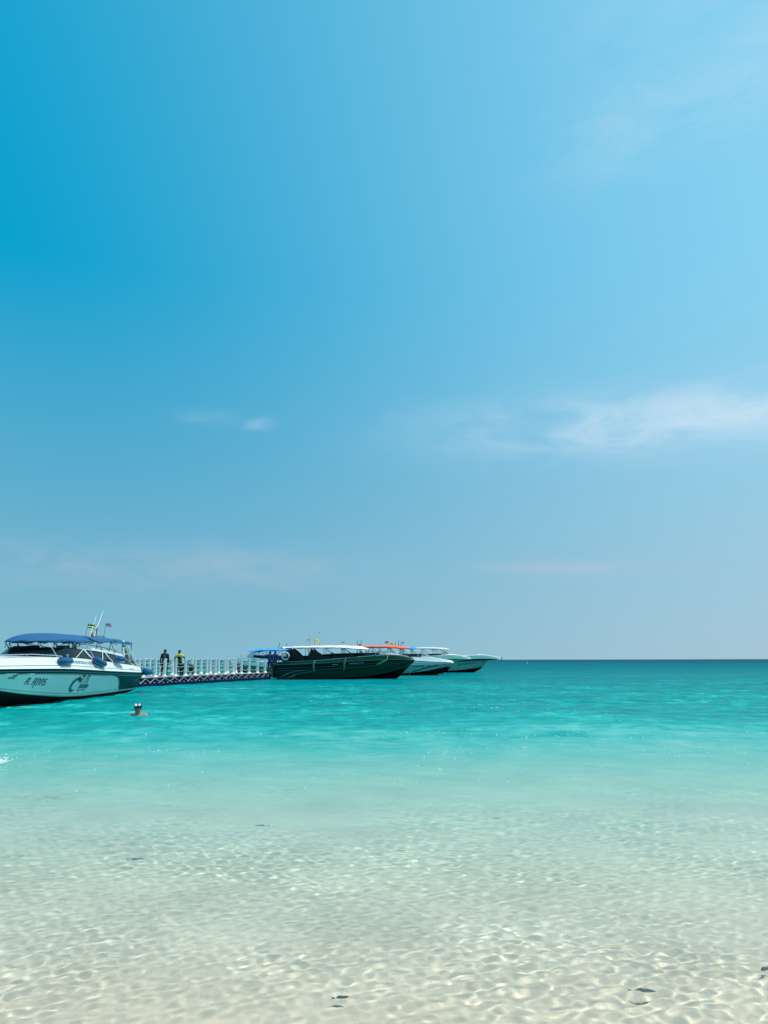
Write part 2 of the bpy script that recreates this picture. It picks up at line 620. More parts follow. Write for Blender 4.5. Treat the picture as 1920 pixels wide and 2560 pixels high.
# ------------------------------------------------------------------ speedboats
# local axes of a boat: x from the transom to the bow, y to port, z up from the waterline
class Hull:
    """lines: keel, chine, strake, band_low, band_high, top - each a dict(L=length, y=table, z=table) over t in 0..1"""
    def __init__(s, lines):
        s.l = lines

    def pt(s, i, t, side=1):
        a = s.l[i]
        return Vector((t * a['L'], side * sinterp(a['y'], t), sinterp(a['z'], t)))

    def on(s, i, j, x, v, side, off=0.0):
        """point on the skin between lines i (v=0) and j (v=1) at length x"""
        def p(x_, v_):
            t = x_ / ((1 - v_) * s.l[i]['L'] + v_ * s.l[j]['L'])
            t = max(0, min(1, t))
            q = s.pt(i, t, side).lerp(s.pt(j, t, side), v_)
            return q
        c = p(x, v)
        if off:
            nr = (p(x + .02, v) - p(x - .02, v)).cross(p(x, v + .02) - p(x, v - .02)).normalized()
            if nr.y * side < 0:
                nr = -nr
            c = c + nr * off
        return c

    def strip(s, i, j, name, m, parent, nt=44, nv=3, both=True):
        mb = MB()
        ts = [1 - (1 - k / nt)**1.35 for k in range(nt + 1)]
        for side in ((1, -1) if both else (1,)):
            mb.rows([[s.pt(i, t, side).lerp(s.pt(j, t, side), k / nv) for k in range(nv + 1)] for t in ts])
        return mb.build(name, m, parent)


def decal(h, i, j, vs, fs, x0, v0, sx, sv, dirx, side, name, m, parent, off=.006):
    """flat lettering laid on the hull skin; vs are (u, w) and dirx says which way the words run"""
    mb = MB()
    P = []
    for u, w in vs:
        x = x0 + dirx * u * sx
        a, b_ = h.on(i, j, x, 0, side), h.on(i, j, x, 1, side)
        P.append(h.on(i, j, x, v0 + w * sv / max(.05, (b_ - a).length), side, off))
    mb.add(P, fs)
    return mb.build(name, m, parent, smooth=False)


def stripe(h, i, j, path, wd, side, name, m, parent, off=.006):
    """a thin painted line along (x, v) points on the skin"""
    mb = MB()
    rws_ = []
    for k, (x, v) in enumerate(path):
        p0 = h.on(i, j, x, v, side, off)
        a = h.on(i, j, *path[max(0, k - 1)], side, off)
        b_ = h.on(i, j, *path[min(len(path) - 1, k + 1)], side, off)
        t = (b_ - a).normalized()
        nr = h.on(i, j, x, v, side, off + .05) - p0
        w = t.cross(nr).normalized() * wd / 2
        rws_.append([p0 - w, p0 + w])
    mb.rows(rws_)
    return mb.build(name, m, parent, smooth=False)


def canopy(parent, xs_, half, top, hem, m, z_droop=None, nose=None, wrinkle=.012, drop=.5):
    """cloth roof: xs_ = (x0, x1); half(x), top(x), hem(x) give half width, crown height and hem height"""
    mb = MB()
    NX, NY = 46, 14
    rws_ = []
    for a in range(NX + 1):
        x = xs_[0] + (xs_[1] - xs_[0]) * a / NX
        hw, tz, hz = half(x), top(x), hem(x)
        row = []
        for k in range(NY + 1):
            q = -1 + 2 * k / NY
            prof = 1 - abs(q)**3.2
            z = hz + (tz - hz) * prof + wrinkle * math.sin(x * 5.1 + q * 3) * (1 - prof * .4)
            row.append(Vector((x, q * hw, z)))
        rws_.append(row)
    mb.rows(rws_)
    return mb.build('canopy', m, parent, solid=.03)


def flag(parent, p, tilt, hgt, w, cols, name='flag', pole_r=.012):
    """pole plus a rippled cloth; cols is a list of (material, share) from top to bottom"""
    p = Vector(p)
    e = p + Vector((tilt[0], tilt[1], hgt))
    po = MB().tube([p, e], pole_r, 6).build('flag_pole', 'steeld', parent)
    hh = w * .66
    z1 = 0.0
    dirc = Vector(tilt[2]).normalized()
    for m, share in cols:
        z2 = z1 + share * hh
        mb = MB()
        rr = []
        for k in range(9):
            u = k / 8
            sway = Vector((-dirc.y, dirc.x, 0)) * .10 * w * math.sin(u * 5.5 + 1) * u
            b_ = e + dirc * u * w + sway - Vector((0, 0, .20 * w * u * u))
            rr.append([b_ - Vector((0, 0, z1)), b_ - Vector((0, 0, z2))])
        mb.rows(rr)
        mb.build('flag_cloth', m, po, solid=.006)
        z1 = z2
    return po


def fender(parent, p, q, r, m):
    p, q = Vector(p), Vector(q)
    d = q - p
    M3 = d.to_track_quat('Z', 'Y').to_matrix()
    L_ = d.length
    prof = [(.02, -.09), (.05, -.07), (.055, -.01), (r * .8, .02), (r, .09), (r * 1.02, L_ * .5), (r, L_ - .09), (r * .8, L_ - .02), (.055, L_ + .01), (.05, L_ + .07), (.02, L_ + .09)]
    return MB().lathe(prof, 16, p, M3).build('fender', m, parent)


def outboard(parent, x, y, z, m, s=1.0):
    """outboard engine: cowl, midsection and anti-ventilation plate"""
    mb = MB()
    secs = [(.00, .13, .20), (.08, .19, .27), (.30, .20, .29), (.48, .17, .25), (.56, .10, .15)]
    rr = []
    for hz, hw, hl in secs:
        rr.append([Vector((x - .28 * s + math.cos(a) * hl * s * (1 if abs(math.cos(a)) < .99 else 1), y + math.sin(a) * hw * s, z + hz * s)) for a in [2 * math.pi * k / 14 for k in range(14)]])
    mb.rows(rr, close=True)
    mb.add(rr[-1], [tuple(range(14))])
    cw = mb.build('engine_cowl', m, parent)
    mb = MB()
    mb.rows([[Vector((x - .26 * s + cx * k_, y + cy * k_, z - dz)) for cx, cy in ((.16, .07), (-.16, .07), (-.16, -.07), (.16, -.07))] for dz, k_ in ((-.02, 1.0), (.35, .8), (.75, .6))], close=True)
    mb.box((x - .33 * s, y, z - .62), (.5, .26, .03))
    mb.box((x - .03, y, z - .12), (.16, .22, .34))
    mb.build('engine_leg', m, cw)
    return cw


def text_on(h, i, j, body, x0, v0, size, dirx, side, m, parent, shear=0.0, wide=1.0, name='lettering', off=.007):
    """each word of the line is a part of its own"""
    words = body.split(' ')
    for k, w in enumerate(words):
        vs, fs = text_mesh(w, shear)
        adv = 0.0
        if k:
            lead = ' '.join(words[:k]) + ' '
            adv = max(v[0] for v in text_mesh(lead + '|', 0.0)[0]) - max(v[0] for v in text_mesh('|', 0.0)[0])
        decal(h, i, j, [(u + adv, w_) for u, w_ in vs], fs, x0, v0, size * wide, size, dirx, side, name, m, parent, off)


def lerp_tab(*p):
    return list(p)


# ---------------------------------------------------------------- the big white and navy boat at the left
boat1 = thing('speedboat', 'large white speedboat with navy canopy and navy stern, nearest at the left edge', 'speedboat',
              (-13.55, 38.9, 0), R(-90))
L1, B1 = 16.4, 1.62
yb = lambda s, e: [(0, s * .97), (.3, s), (.55, s * .985), (.7, s * .90), (.82, s * .72), (.92, s * .44), (1, e)]
h1 = Hull([
    dict(L=15.0, y=[(0, 0), (1, 0)], z=[(0, -.45), (.6, -.5), (.8, -.42), (.92, -.1), (1, .55)]),
    dict(L=15.5, y=yb(1.26, .0), z=[(0, .16), (.35, .13), (.52, .17), (.66, .29), (.78, .46), (.9, .72), (1, 1.0)]),
    dict(L=15.6, y=yb(1.325, .02), z=[(0, .235), (.35, .205), (.52, .23), (.66, .33), (.78, .49), (.9, .75), (1, 1.04)]),
    dict(L=16.2, y=yb(1.60, .26), z=[(0, .80), (.3, .93), (.55, 1.06), (.75, 1.12), (1, 1.16)]),
    dict(L=16.4, y=yb(1.66, .34), z=[(0, .955), (.3, 1.10), (.55, 1.235), (.75, 1.275), (1, 1.28)]),
    dict(L=16.3, y=yb(1.40, .20), z=[(0, 1.25), (.17, 1.40), (.3, 1.51), (.5, 1.64), (.65, 1.66), (.8, 1.62), (1, 1.52)]),
])
h1.strip(0, 1, 'hull_bottom', 'black', boat1, nv=4)
h1.strip(1, 2, 'spray_rail', 'white', boat1, nv=1)
h1.strip(2, 3, 'hull_side', 'white2', boat1, nv=6)
h1.strip(3, 4, 'navy_band', 'navy', boat1, nv=2)
h1.strip(4, 5, 'gunwale', 'white', boat1, nv=6)
mb = MB()
mb.rows([[h1.pt(5, k / 40, s_) + Vector((0, 0, z_)) for s_, z_ in ((1, 0), (.6, .03), (0, .06), (-.6, .03), (-1, 0))] for k in range(41)])
for r_ in (0,):
    pass
mb.build('deck', 'white', boat1)
mb = MB()
sec = [h1.pt(i_, 0, 1) for i_ in range(6)] + [h1.pt(i_, 0, -1) for i_ in range(5, 0, -1)]
mb.add(sec, [tuple(range(len(sec)))])
mb.build('transom', 'navy', boat1)
S = 1  # port side faces the camera
for sd in (1, -1):
    # the rub strip in the navy band and pinstripes round the white panel
    N_ = 40
    stripe(h1, 3, 4, [(.05 + 16.0 * k / N_, .46) for k in range(N_ + 1)], .028, sd, 'rub_strip', 'trim', boat1, .018)
    stripe(h1, 4, 5, [(.3 + 15.6 * k / N_, .28) for k in range(N_ + 1)], .022, sd, 'gunwale_line', 'pin', boat1, .004)
    stripe(h1, 2, 3, [(2.9 + 12.2 * k / N_, .06 + .05 * min(1, max(0, (k / N_ - .35) / .4))) for k in range(N_ + 1)], .014, sd, 'pinstripe', 'pin', boat1)
    curve = [(4.6, .955), (4.2, .95), (3.85, .92), (3.55, .84), (3.32, .70), (3.14, .52), (2.98, .32), (2.82, .12), (2.72, .0)]
    stripe(h1, 2, 3, [(x_ + 11.2 * (1 - k / 10), .955) for k, x_ in enumerate([4.6] * 10)] + curve, .014, sd, 'pinstripe', 'pin', boat1)
    stripe(h1, 2, 3, [(x_ + 11.2 * (1 - k / 10), .985) for k, x_ in enumerate([4.5] * 10)] + [(x_ - .07, v_) for x_, v_ in curve], .022, sd, 'panel_edge', 'trim', boat1)
    # navy stern panel
    mb = MB()
    rr = []
    for x_, v_ in [(4.45, .985)] + [(a - .12, v) for a, v in curve[1:]]:
        rr.append([h1.on(2, 3, x_ * (1 - u) + 0.01 * u, v_ if v_ < .97 else v_, sd, .005) for u in [q / 14 for q in range(15)]])
    # fill between panel edge and top
    mb.rows(rr)
    rr = []
    mb.build('stern_panel', 'navy', boat1, smooth=True)
# lettering on the port side: words run from the bow (left) to the stern (right)
text_on(h1, 2, 3, 'ศ. ศุภกร', 12.0, .44, .44, -1, 1, 'ink', boat1, shear=.25, wide=.90, name='boat_name')
text_on(h1, 2, 3, '0405', 12.85, .83, .105, -1, 1, 'ink', boat1, shear=.3, wide=1.3, name='number')
text_on(h1, 2, 3, '00438', 13.0, .70, .105, -1, 1, 'ink', boat1, shear=.3, wide=1.3, name='number')
text_on(h1, 2, 3, 'TI', 7.80, .52, .52, -1, 1, 'ink', boat1, shear=.2, wide=.86, name='logo_word')
text_on(h1, 2, 3, 'ก', 7.27, .52, .70, -1, 1, 'ink', boat1, shear=.2, wide=.80, name='logo_word')
mb_vs = [(0, 0), (.92, 0), (.98, .16), (.06, .16)]
decal(h1, 2, 3, mb_vs, [(0, 1, 2, 3)], 7.70, .30, 1, 1, -1, 1, 'logo_bar', 'inkt', boat1)
text_on(h1, 2, 3, 'ADVENTURE', 7.67, .325, .115, -1, 1, 'teal', boat1, wide=1.25, name='logo_small_word', off=.010)
text_on(h1, 2, 3, 'SEA TOUR', 7.75, .165, .125, -1, 1, 'inkt', boat1, shear=.2, wide=1.45, name='logo_small_word')
text_on(h1, 4, 5, 'TIN ADVENTURE SEA TOUR', 8.70, .50, .185, -1, 1, 'inkt', boat1, wide=.84, name='side_word')
text_on(h1, 4, 5, 'www.tinadventure', 2.0, .36, .10, -1, 1, 'ink', boat1, wide=1.0, name='side_word')
text_on(h1, 2, 3, 'HP 200', .95, .55, .16, -1, 1, 'inkw', boat1, shear=.2, name='engine_word', off=.009)
# crescent dolphin mark
vs, fs = [], []
N_ = 26
for k in range(N_ + 1):
    a = R(62 + 250 * k / N_)
    wdt = .05 + .13 * math.sin(math.pi * min(1, (k / N_) * 1.05))**.8
    for r_ in (.36 + wdt * .55, .36 - wdt * .9):
        vs.append((.38 + r_ * math.cos(a) * .86 + .10 * math.sin(a), .40 + r_ * math.sin(a) * 1.05))
fs = [(2 * k, 2 * k + 1, 2 * k + 3, 2 * k + 2) for k in range(N_)]
decal(h1, 2, 3, vs, fs, 8.55, .16, 1, .66, -1, 1, 'logo_mark', 'inkt', boat1)
decal(h1, 2, 3, [(.50, .86), (.62, .98), (.66, .88), (.84, .78), (.86, .56), (.74, .66), (.72, .48), (.62, .66), (.46, .72)], [tuple(range(9))], 8.55, .16, 1, .66, -1, 1, 'logo_mark', 'ink', boat1, off=.009)

# cabin: sloping side glass with white pillars, wrap round windscreen
TOPT = [(.35, 1.27), (1.3, 1.53), (2.0, 1.72), (2.8, 1.80), (4.9, 1.93), (6.2, 1.99), (7.6, 2.03), (8.6, 2.03)]
cab_top = lambda x: sinterp(TOPT, x)
def cab_y(x, u):   # half width of the cabin at height share u
    return sinterp(h1.l[5]['y'], x / 16.3) - .03 - .16 * u
for sd in (1, -1):
    def cp(x, u, o_=0):
        zb = sinterp(h1.l[5]['z'], x / 16.3)
        return Vector((x, sd * (cab_y(x, u) + o_), zb + (cab_top(x) - zb) * u))
    for xa, xb, lean in ((.55, 4.1, .7), (4.1, 5.0, .55), (5.0, 6.6, .40), (6.6, 7.75, .55)):
        mb = MB()
        rr = []
        for k in range(13):
            q = k / 12
            rr.append([cp(xa + (xb - xa) * q + lean * (u - .5) * 0, u) for u in (.02, .34, .67, .94)])
        mb.rows(rr)
        mb.build('side_window', 'glass', boat1)
    # white roof edge and pillars
    mb = MB()
    rr = []
    for k in range(41):
        x = .35 + 7.35 * k / 40
        p_ = cp(x, .93, .012)
        rr.append([p_, cp(x, .95, .035), cp(x, 1.10, .03) + Vector((0, 0, .035)), cp(x, 1.10, -.10) + Vector((0, 0, .045))])
    mb.rows(rr)
    mb.build('roof_edge', 'white', boat1, solid=.02)
    for xa, lean, w in ((4.05, .60, .13), (6.5, .62, .17)):
        mb = MB()
        rr = []
        for k in range(7):
            u = k / 6
            x = xa - lean * .6 + lean * (1 - (1 - u)**1.7) * 1.25
            rr.append([cp(x - w / 2, u * .97, .02), cp(x + w / 2, u * .97, .02)])
        mb.rows(rr)
        mb.build('pillar', 'white', boat1, solid=.03)
    mb = MB()
    mb.tube([cp(5.15, 0, .03), cp(4.82, .95, .03)], .018, 6)
    mb.build('window_bar', 'white', boat1)
    mb = MB()
    mb.tube([cp(8.1, .02, .04), cp(7.05, .93, .04)], .016, 6)
    mb.build('wiper_bar', 'white', boat1)
    # targa arch near the stern
    ap = Vector((2.02, sd * 1.16, 2.40))
    mb = MB()
    for a_, b_, w in ((ap + Vector((-.12, 0, 0)), Vector((.30, sd * 1.36, 1.27)), .075), (ap + Vector((.10, 0, 0)), Vector((1.98, sd * 1.22, 1.74)), .07), (ap, Vector((1.15, sd * 1.29, 1.50)), .045)):
        mb.tube([a_, a_.lerp(b_, .5) + Vector((-.02, 0, .05)), b_], [w * .8, w, w * 1.1], 6)
    mb.tube([ap + Vector((-.16, 0, .02)), ap + Vector((.16, 0, .03))], .06, 6)
    mb.tube([Vector((1.0, sd * 1.25, 1.88)), Vector((1.95, sd * 1.22, 1.82))], .02, 5)
    mb.build('targa_arch', 'white', boat1)
    MB().plate([ap + Vector((-.05, -sd * .03, -.10)), Vector((1.85, sd * 1.19, 1.76)), Vector((1.15, sd * 1.26, 1.50)), Vector((.45, sd * 1.32, 1.30))], .015, (0, 1, 0)).build('arch_glass', 'glass', boat1, smooth=False)
    # grab rail over the side glass
    mb = MB()
    pts = [cp(x, 1.0) + Vector((0, -sd * .05, .20 - .10 * (x < 2.6))) for x in (2.3, 3.0, 4.2, 5.4, 6.4, 7.0)]
    mb.tube(pts, .016, 5)
    for x in (2.9, 4.0, 5.2, 6.4):
        mb.tube([cp(x, 1.0) + Vector((0, -sd * .05, .05)), cp(x, 1.0) + Vector((0, -sd * .05, .2))], .012, 5)
    mb.build('grab_rail', 'steeld', boat1)
    mb = MB()
    pts = [h1.pt(5, t, sd) + Vector((0, -sd * .10, .05 + .07 * math.sin(math.pi * q))) for q, t in ((0, .56), (.15, .60), (.4, .70), (.6, .80), (.8, .90), (.95, .97))]
    mb.tube(pts, .018, 6)
    for t in (.62, .72, .84, .94):
        p_ = h1.pt(5, t, sd) + Vector((0, -sd * .10, -.03))
        mb.tube([p_, p_ + Vector((0, 0, .13))], .013, 5)
    mb.build('bow_rail', 'steel', boat1)
    mb = MB()
    p_ = h1.pt(5, .545, sd)
    mb.tube([p_ + Vector((0, 0, .0)), p_ + Vector((0, 0, .10))], .03, 8)
    mb.tube([p_ + Vector((-.09, 0, .10)), p_ + Vector((.09, 0, .10))], .025, 8)
    mb.build('cleat', 'steel', boat1)
# windscreen
mb = MB()
rr = []
for k in range(25):
    a = R(-90 + 180 * k / 24)
    bx = 7.7 + 2.85 * abs(math.cos(a))**.9
    by = (cab_y(7.7, 0)) * math.sin(a)
    tx = 7.7 + 1.75 * abs(math.cos(a))**.9
    ty = (cab_y(7.7, 1)) * math.sin(a)
    rr.append([Vector((bx, by, 1.64)), Vector((bx * .66 + tx * .34, by * .66 + ty * .34, 1.78)), Vector((bx * .33 + tx * .67, by * .33 + ty * .67, 1.91)), Vector((tx, ty, 2.03))])
mb.rows(rr)
ws = mb.build('windscreen', 'glass', boat1)
mb = MB()
mb.tube([r_[-1] for r_ in rr], .022, 6)
mb.build('screen_rim', 'rubber', ws)
# floor, helm and seats seen under the canopy
for x, y, w, hz in ((7.5, .6, .5, 2.12), (7.5, -.6, .5, 2.12), (6.4, .5, .45, 1.95), (6.4, -.5, .45, 1.95), (4.8, .5, .4, 1.85), (4.8, -.5, .4, 1.85)):
    mb = MB()
    mb.box((x, y, hz - .35), (.14, w, .75))
    mb.box((x + .25, y, hz - .60), (.5, w, .14))
    mb.build('seat', 'cgrey', boat1, bevel=.03)
MB().box((8.35, -.55, 1.86), (.4, .8, .5)).build('helm_console', 'navy', boat1, bevel=.05)
MB().box((8.4, .5, 1.80), (.4, .7, .4)).build('locker', 'navy', boat1, bevel=.05)
# canopy in two cloth sections
def hw1(x):
    if x > 7.4:
        return max(.04, 1.34 * math.sqrt(max(0.0, 1 - ((x - 7.4) / 2.52)**2.0)))
    return 1.34
def top1(x):
    return sinterp([(1.0, 2.56), (3.5, 2.60), (5.5, 2.60), (7.2, 2.60), (8.4, 2.59), (9.3, 2.46), (9.9, 2.27)], x)
canopy(boat1, (6.1, 9.9), hw1, top1, lambda x: sinterp([(6.1, 2.26), (7.2, 2.245), (8.6, 2.27), (9.9, 2.24)], x), 'canvas')
canopy(boat1, (3.1, 6.15), lambda x: 1.31, lambda x: top1(x) - .01, lambda x: 2.36 + .05 * math.cos((x - 3.2) * 1.7), 'canvas')
canopy(boat1, (.95, 3.15), lambda x: 1.29, lambda x: 2.57 - .03 * ((x - 2) / 1)**2, lambda x: 2.34, 'canvas')
for sd in (1, -1):
    mb = MB()
    for x in (9.0, 8.3, 7.6):
        yy = min(cab_y(7.7, 1) * .98, hw1(x) - .06)
        mb.tube([(x - .15, sd * yy * .96, 2.02), (x, sd * yy, 2.24)], .018, 5)
        mb.tube([(x + .2, sd * yy * .92, 2.02), (x, sd * yy, 2.24)], .014, 5)
    for x, dx in ((5.6, .35), (4.0, .35)):
        mb.tube([(x, sd * 1.24, cab_top(x) + .05), (x - .05, sd * 1.27, 2.36)], .02, 5)
        mb.tube([(x - .75 * dx / .35, sd * 1.24, cab_top(x - .7) + .05), (x - .05, sd * 1.27, 2.36)], .018, 5)
    mb.tube([(1.0, sd * 1.26, 2.36), (1.05, sd * 1.28, 1.65)], .018, 5)
    mb.tube([(1.0, sd * 1.26, 2.34), (1.65, sd * 1.28, 1.95)], .016, 5)
    mb.tube([(x, sd * 1.27, 2.345) for x in (1.0, 2.5, 4, 5.5, 7)], .016, 5)
    mb.build('canopy_frame', 'steeld', boat1)
for x in (1.05, 3.1, 5.0, 6.2, 7.8, 8.9):
    mb = MB()
    hw = hw1(x) - .05
    mb.tube([(x, hw * q, 2.26 + .22 * (1 - abs(q)**2.5)) for q in (-1, -.6, 0, .6, 1)], .016, 5)
    mb.build('canopy_hoop', 'steeld', boat1)
# masts, flags, beacon on the canopy
flag(boat1, (4.55, .35, 2.58), (-.22, 0, (-.3, .95, 0)), .58, .29, [('greenf', .5), ('yellowf', .5)])
mb = MB()
mb.tube([(4.6, .55, 2.54), (3.95, .55, 3.56)], [.022, .008], 6)
mb.build('antenna', 'white', boat1)
mb = MB()
mb.tube([(3.25, .25, 2.56), (3.02, .25, 3.02)], .022, 6)
mb.tube([(3.04, .25, 2.98), (2.30, .25, 3.86)], [.020, .010], 6)
mb.build('antenna', 'white', boat1)
mb = MB()
mb.tube([(3.2, .30, 2.56), (3.06, .30, 3.05)], .02, 6)
mb.build('antenna_mount', 'rubber', boat1)
bc = MB().lathe([(.075, 0), (.075, .05), (.06, .06)], 12, (3.4, .2, 2.60)).build('beacon_base', 'rubber', boat1)
MB().lathe([(.06, 0), (.062, .10), (.05, .15), (.02, .17)], 12, (3.4, .2, 2.66)).build('beacon_lens', 'orange', bc)
mb = MB()
mb.tube([(3.4, .2, 2.64), (1.9, .2, 2.68)], .016, 5)
mb.tube([(1.9, .2, 2.54), (1.9, .2, 2.70)], .016, 5)
mb.tube([(1.72, .2, 2.54), (1.74, .2, 2.66)], .016, 5)
mb.build('mast_bar', 'rubber', boat1)
flag(boat1, (1.9, .2, 2.66), (-.20, 0, (-.3, .95, 0)), .66, .26, [('red', 1 / 6), ('whitef', 1 / 6), ('bluef', 1 / 3), ('whitef', 1 / 6), ('red', 1 / 6)])
# engines
for y in (-.75, 0, .75):
    outboard(boat1, -.12, y, 1.05, 'white', 1.05)
mb = MB()
mb.box((.35, 1.10, 1.50), (.26, .2, .42))
mb.build('stern_locker', 'white', boat1, bevel=.03)
# fenders lying on the gunwale
def f1(xa, xb, oa, ob, za, zb, r_=.15):
    def q(x, o_, z_):
        p_ = h1.pt(5, x / 16.3, 1)
        return Vector((x, p_.y + o_, z_))
    return q(xa, oa, za), q(xb, ob, zb)
for a_, b_ in (f1(9.95, 8.95, .18, .18, 1.53, 1.53), f1(6.6, 5.5, .18, .22, 1.60, 1.38), f1(3.8, 2.9, .16, .18, 1.64, 1.58)):
    fd = fender(boat1, a_, b_, .135, 'fender')
    MB().tube([a_ + Vector((.05, 0, .05)), a_ + Vector((.35, -.15, .45)), a_ + Vector((.55, -.2, .62))], .012, 5).build('fender_line', 'rope', fd)
fender(boat1, Vector((.25, 1.68, 1.02)), Vector((-.75, 1.72, .97)), .17, 'fender')
mb = MB()
mb.tube([(.0, 1.5, .98), (-.5, 1.62, .96), (-1.3, 1.3, .80), (-2.6, .9, .62)], .016, 5)
mb.build('stern_line', 'rope', boat1)


# ---------------------------------------------------------------- the boats moored beyond the pier
def cruiser(name, label, loc, rz, L, B, zs, mats, canopy_spec, near, words=(), extra=None, group='speedboats moored beyond the pier', flags=(), cab=(.42, .74), fr=(.925, .965, .99), cz=1.0, sheer=1.0):
    """zs scales heights; near is +1/-1: the side that is turned to the shore"""
    bo = thing(name, label, 'speedboat', loc, rz, group)
    yv = lambda s_, e_: [(0, s_ * .95), (.3, s_), (.5, s_ * .99), (.68, s_ * .90), (.82, s_ * .70), (.92, s_ * .43), (1, e_)]
    h = Hull([
        dict(L=L * fr[0], y=[(0, 0), (1, 0)], z=[(0, -.4), (.6, -.42), (.82, -.36), (.93, -.02 * cz), (1, .62 * zs * cz)]),
        dict(L=L * fr[1], y=yv(.80 * B, 0), z=[(0, .12 * zs), (.45, .15 * zs), (.65, .15 + .11 * zs * cz), (.8, .12 + .38 * zs * cz), (.92, .1 + .74 * zs * cz), (1, .1 + 1.0 * zs * cz)]),
        dict(L=L * (fr[1] + .003), y=yv(.835 * B, .01), z=[(0, .155 * zs), (.45, .185 * zs), (.65, .185 + .11 * zs * cz), (.8, .155 + .38 * zs * cz), (.92, .13 + .74 * zs * cz), (1, .125 + 1.0 * zs * cz)]),
        dict(L=L * fr[2], y=yv(.965 * B, .16), z=[(0, .70 * zs), (.3, .80 * zs), (.6, 1.02 * zs), (.85, 1.26 * zs * sheer), (1, 1.33 * zs * sheer)]),
        dict(L=L, y=yv(1.0 * B, .32), z=[(0, 1.17 * zs), (.3, 1.30 * zs), (.6, 1.48 * zs), (.85, 1.58 * zs * sheer), (1, 1.52 * zs * sheer)]),
        dict(L=L * .985, y=yv(.90 * B, .22), z=[(0, 1.36 * zs), (.3, 1.53 * zs), (.6, 1.80 * zs), (.78, 1.95 * zs * (1 + sheer) / 2), (.88, 1.93 * zs * sheer), (1, 1.68 * zs * sheer)]),
    ])
    h.strip(0, 1, 'hull_bottom', 'black', bo, 34, 3)
    h.strip(1, 2, 'boot_line', mats['boot'], bo, 34, 1)
    h.strip(2, 3, 'hull_side', mats['side'], bo, 34, 4)
    h.strip(3, 4, 'side_band', mats['band'], bo, 34, 3)
    h.strip(4, 5, 'bulwark', mats['top'], bo, 34, 3)
    mb = MB()
    mb.rows([[h.pt(5, k / 30, s_) + Vector((0, 0, z_)) for s_, z_ in ((1, 0), (.6, .02), (0, .05), (-.6, .02), (-1, 0))] for k in range(31)])
    mb.build('deck', mats.get('deck', 'white2'), bo)
    sec_ = [h.pt(i_, 0, 1) for i_ in range(6)] + [h.pt(i_, 0, -1) for i_ in range(5, 0, -1)]
    MB().add(sec_, [tuple(range(len(sec_)))]).build('transom', mats['band'], bo)
    for sd in (1, -1):
        for v_, w_ in ((.97, .05), (.36, .02)):
            stripe(h, 3, 4, [(.05 + (L * .97) * k / 30, v_) for k in range(31)], w_, sd, 'rub_strip', mats['line'], bo, .02)
        stripe(h, 2, 3, [(.05 + (L * .95) * k / 30, .985) for k in range(31)], .025, sd, 'pinstripe', mats['line'], bo, .01)
        stripe(h, 4, 5, [(.05 + (L * .95) * k / 30, .95) for k in range(31)], .05, sd, 'bulwark_edge', mats['edge'], bo, .012)
    # low dark cabin glass down both sides, raked screen in front
    x0, x1 = .04 * L, cab[1] * L
    topz = lambda x: interp([(0, 1.36 * zs + .34), (cab[0] * L, 1.64 * zs + .40), (cab[1] * L, 1.90 * zs + .22)], x)
    for sd in (1, -1):
        nb = 4
        for q in range(nb):
            xa, xb = x0 + (x1 - x0) * q / nb, x0 + (x1 - x0) * (q + 1) / nb - .05
            mb = MB()
            mb.rows([[h.pt(5, x / (L * .985), sd).lerp(Vector((x, sd * (sinterp(h.l[5]['y'], x / (L * .985)) - .22), topz(x))), u) + Vector((0, -sd * .03, 0)) for u in (0, .5, 1)] for x in [xa + (xb - xa) * k / 6 for k in range(7)]])
            mb.build('side_window', 'glass', bo, solid=.02)
        mb = MB()
        mb.tube([Vector((x, sd * (sinterp(h.l[5]['y'], x / (L * .985)) - .25), topz(x) + .01)) for x in [x0 + (x1 - x0) * k / 14 for k in range(15)]], .025, 5)
        mb.build('window_rail', mats['line'], bo)
    mb = MB()
    rr = []
    for k in range(13):
        a = R(-90 + 15 * k)
        wy = sinterp(h.l[5]['y'], .72) * .80
        bx = cab[1] * L + 1.05 * max(0, math.cos(a))**.7
        tx = cab[1] * L - .10 + .35 * max(0, math.cos(a))**.7
        rr.append([Vector((bx, wy * math.sin(a), 1.90 * zs)), Vector((tx, wy * .92 * math.sin(a), 1.90 * zs + .50))])
    mb.rows(rr)
    mb.build('windscreen', mats.get('screen', 'clear'), bo)
    # canopy
    cx0, cx1, ctop, cm = canopy_spec
    tf = lambda x: sinterp([(cx0, ctop - .10), (cx0 + (cx1 - cx0) * .35, ctop - .02), (cx0 + (cx1 - cx0) * .72, ctop), (cx1 - .5, ctop - .10), (cx1, ctop - .26)], x)
    hf = lambda x: tf(x) - sinterp([(cx0, .10), (cx0 + (cx1 - cx0) * .7, .20), (cx1 - .6, .24), (cx1, .04)], x)
    canopy(bo, (cx0, cx1), lambda x: B * .86 * (1 if x < cx1 - 1 else 1 - .35 * ((x - cx1 + 1))**2), tf, hf, cm, wrinkle=.02)
    for sd in (1, -1):
        mb = MB()
        n_ = 5
        for q in range(n_):
            x = cx0 + .4 + (cx1 - cx0 - 1.1) * q / (n_ - 1)
            yy = B * .80
            zt = hf(x) + .02
            zb = topz(min(x, x1))
            mb.tube([(x, sd * yy, zt), (x + .06, sd * (yy - .05), zb)], .022, 5)
            if q < n_ - 1:
                mb.tube([(x, sd * yy, zt), (x + .75, sd * (yy - .05), zb + .02)], .018, 5)
        mb.tube([(cx0 + .3 + (cx1 - cx0 - .9) * k / 8, sd * B * .82, hf(cx0 + .3 + (cx1 - cx0 - .9) * k / 8) + .03) for k in range(9)], .02, 5)
        mb.build('canopy_frame', 'steeld', bo)
    # seats and gear under the canopy
    rnd = random.Random(len(label))
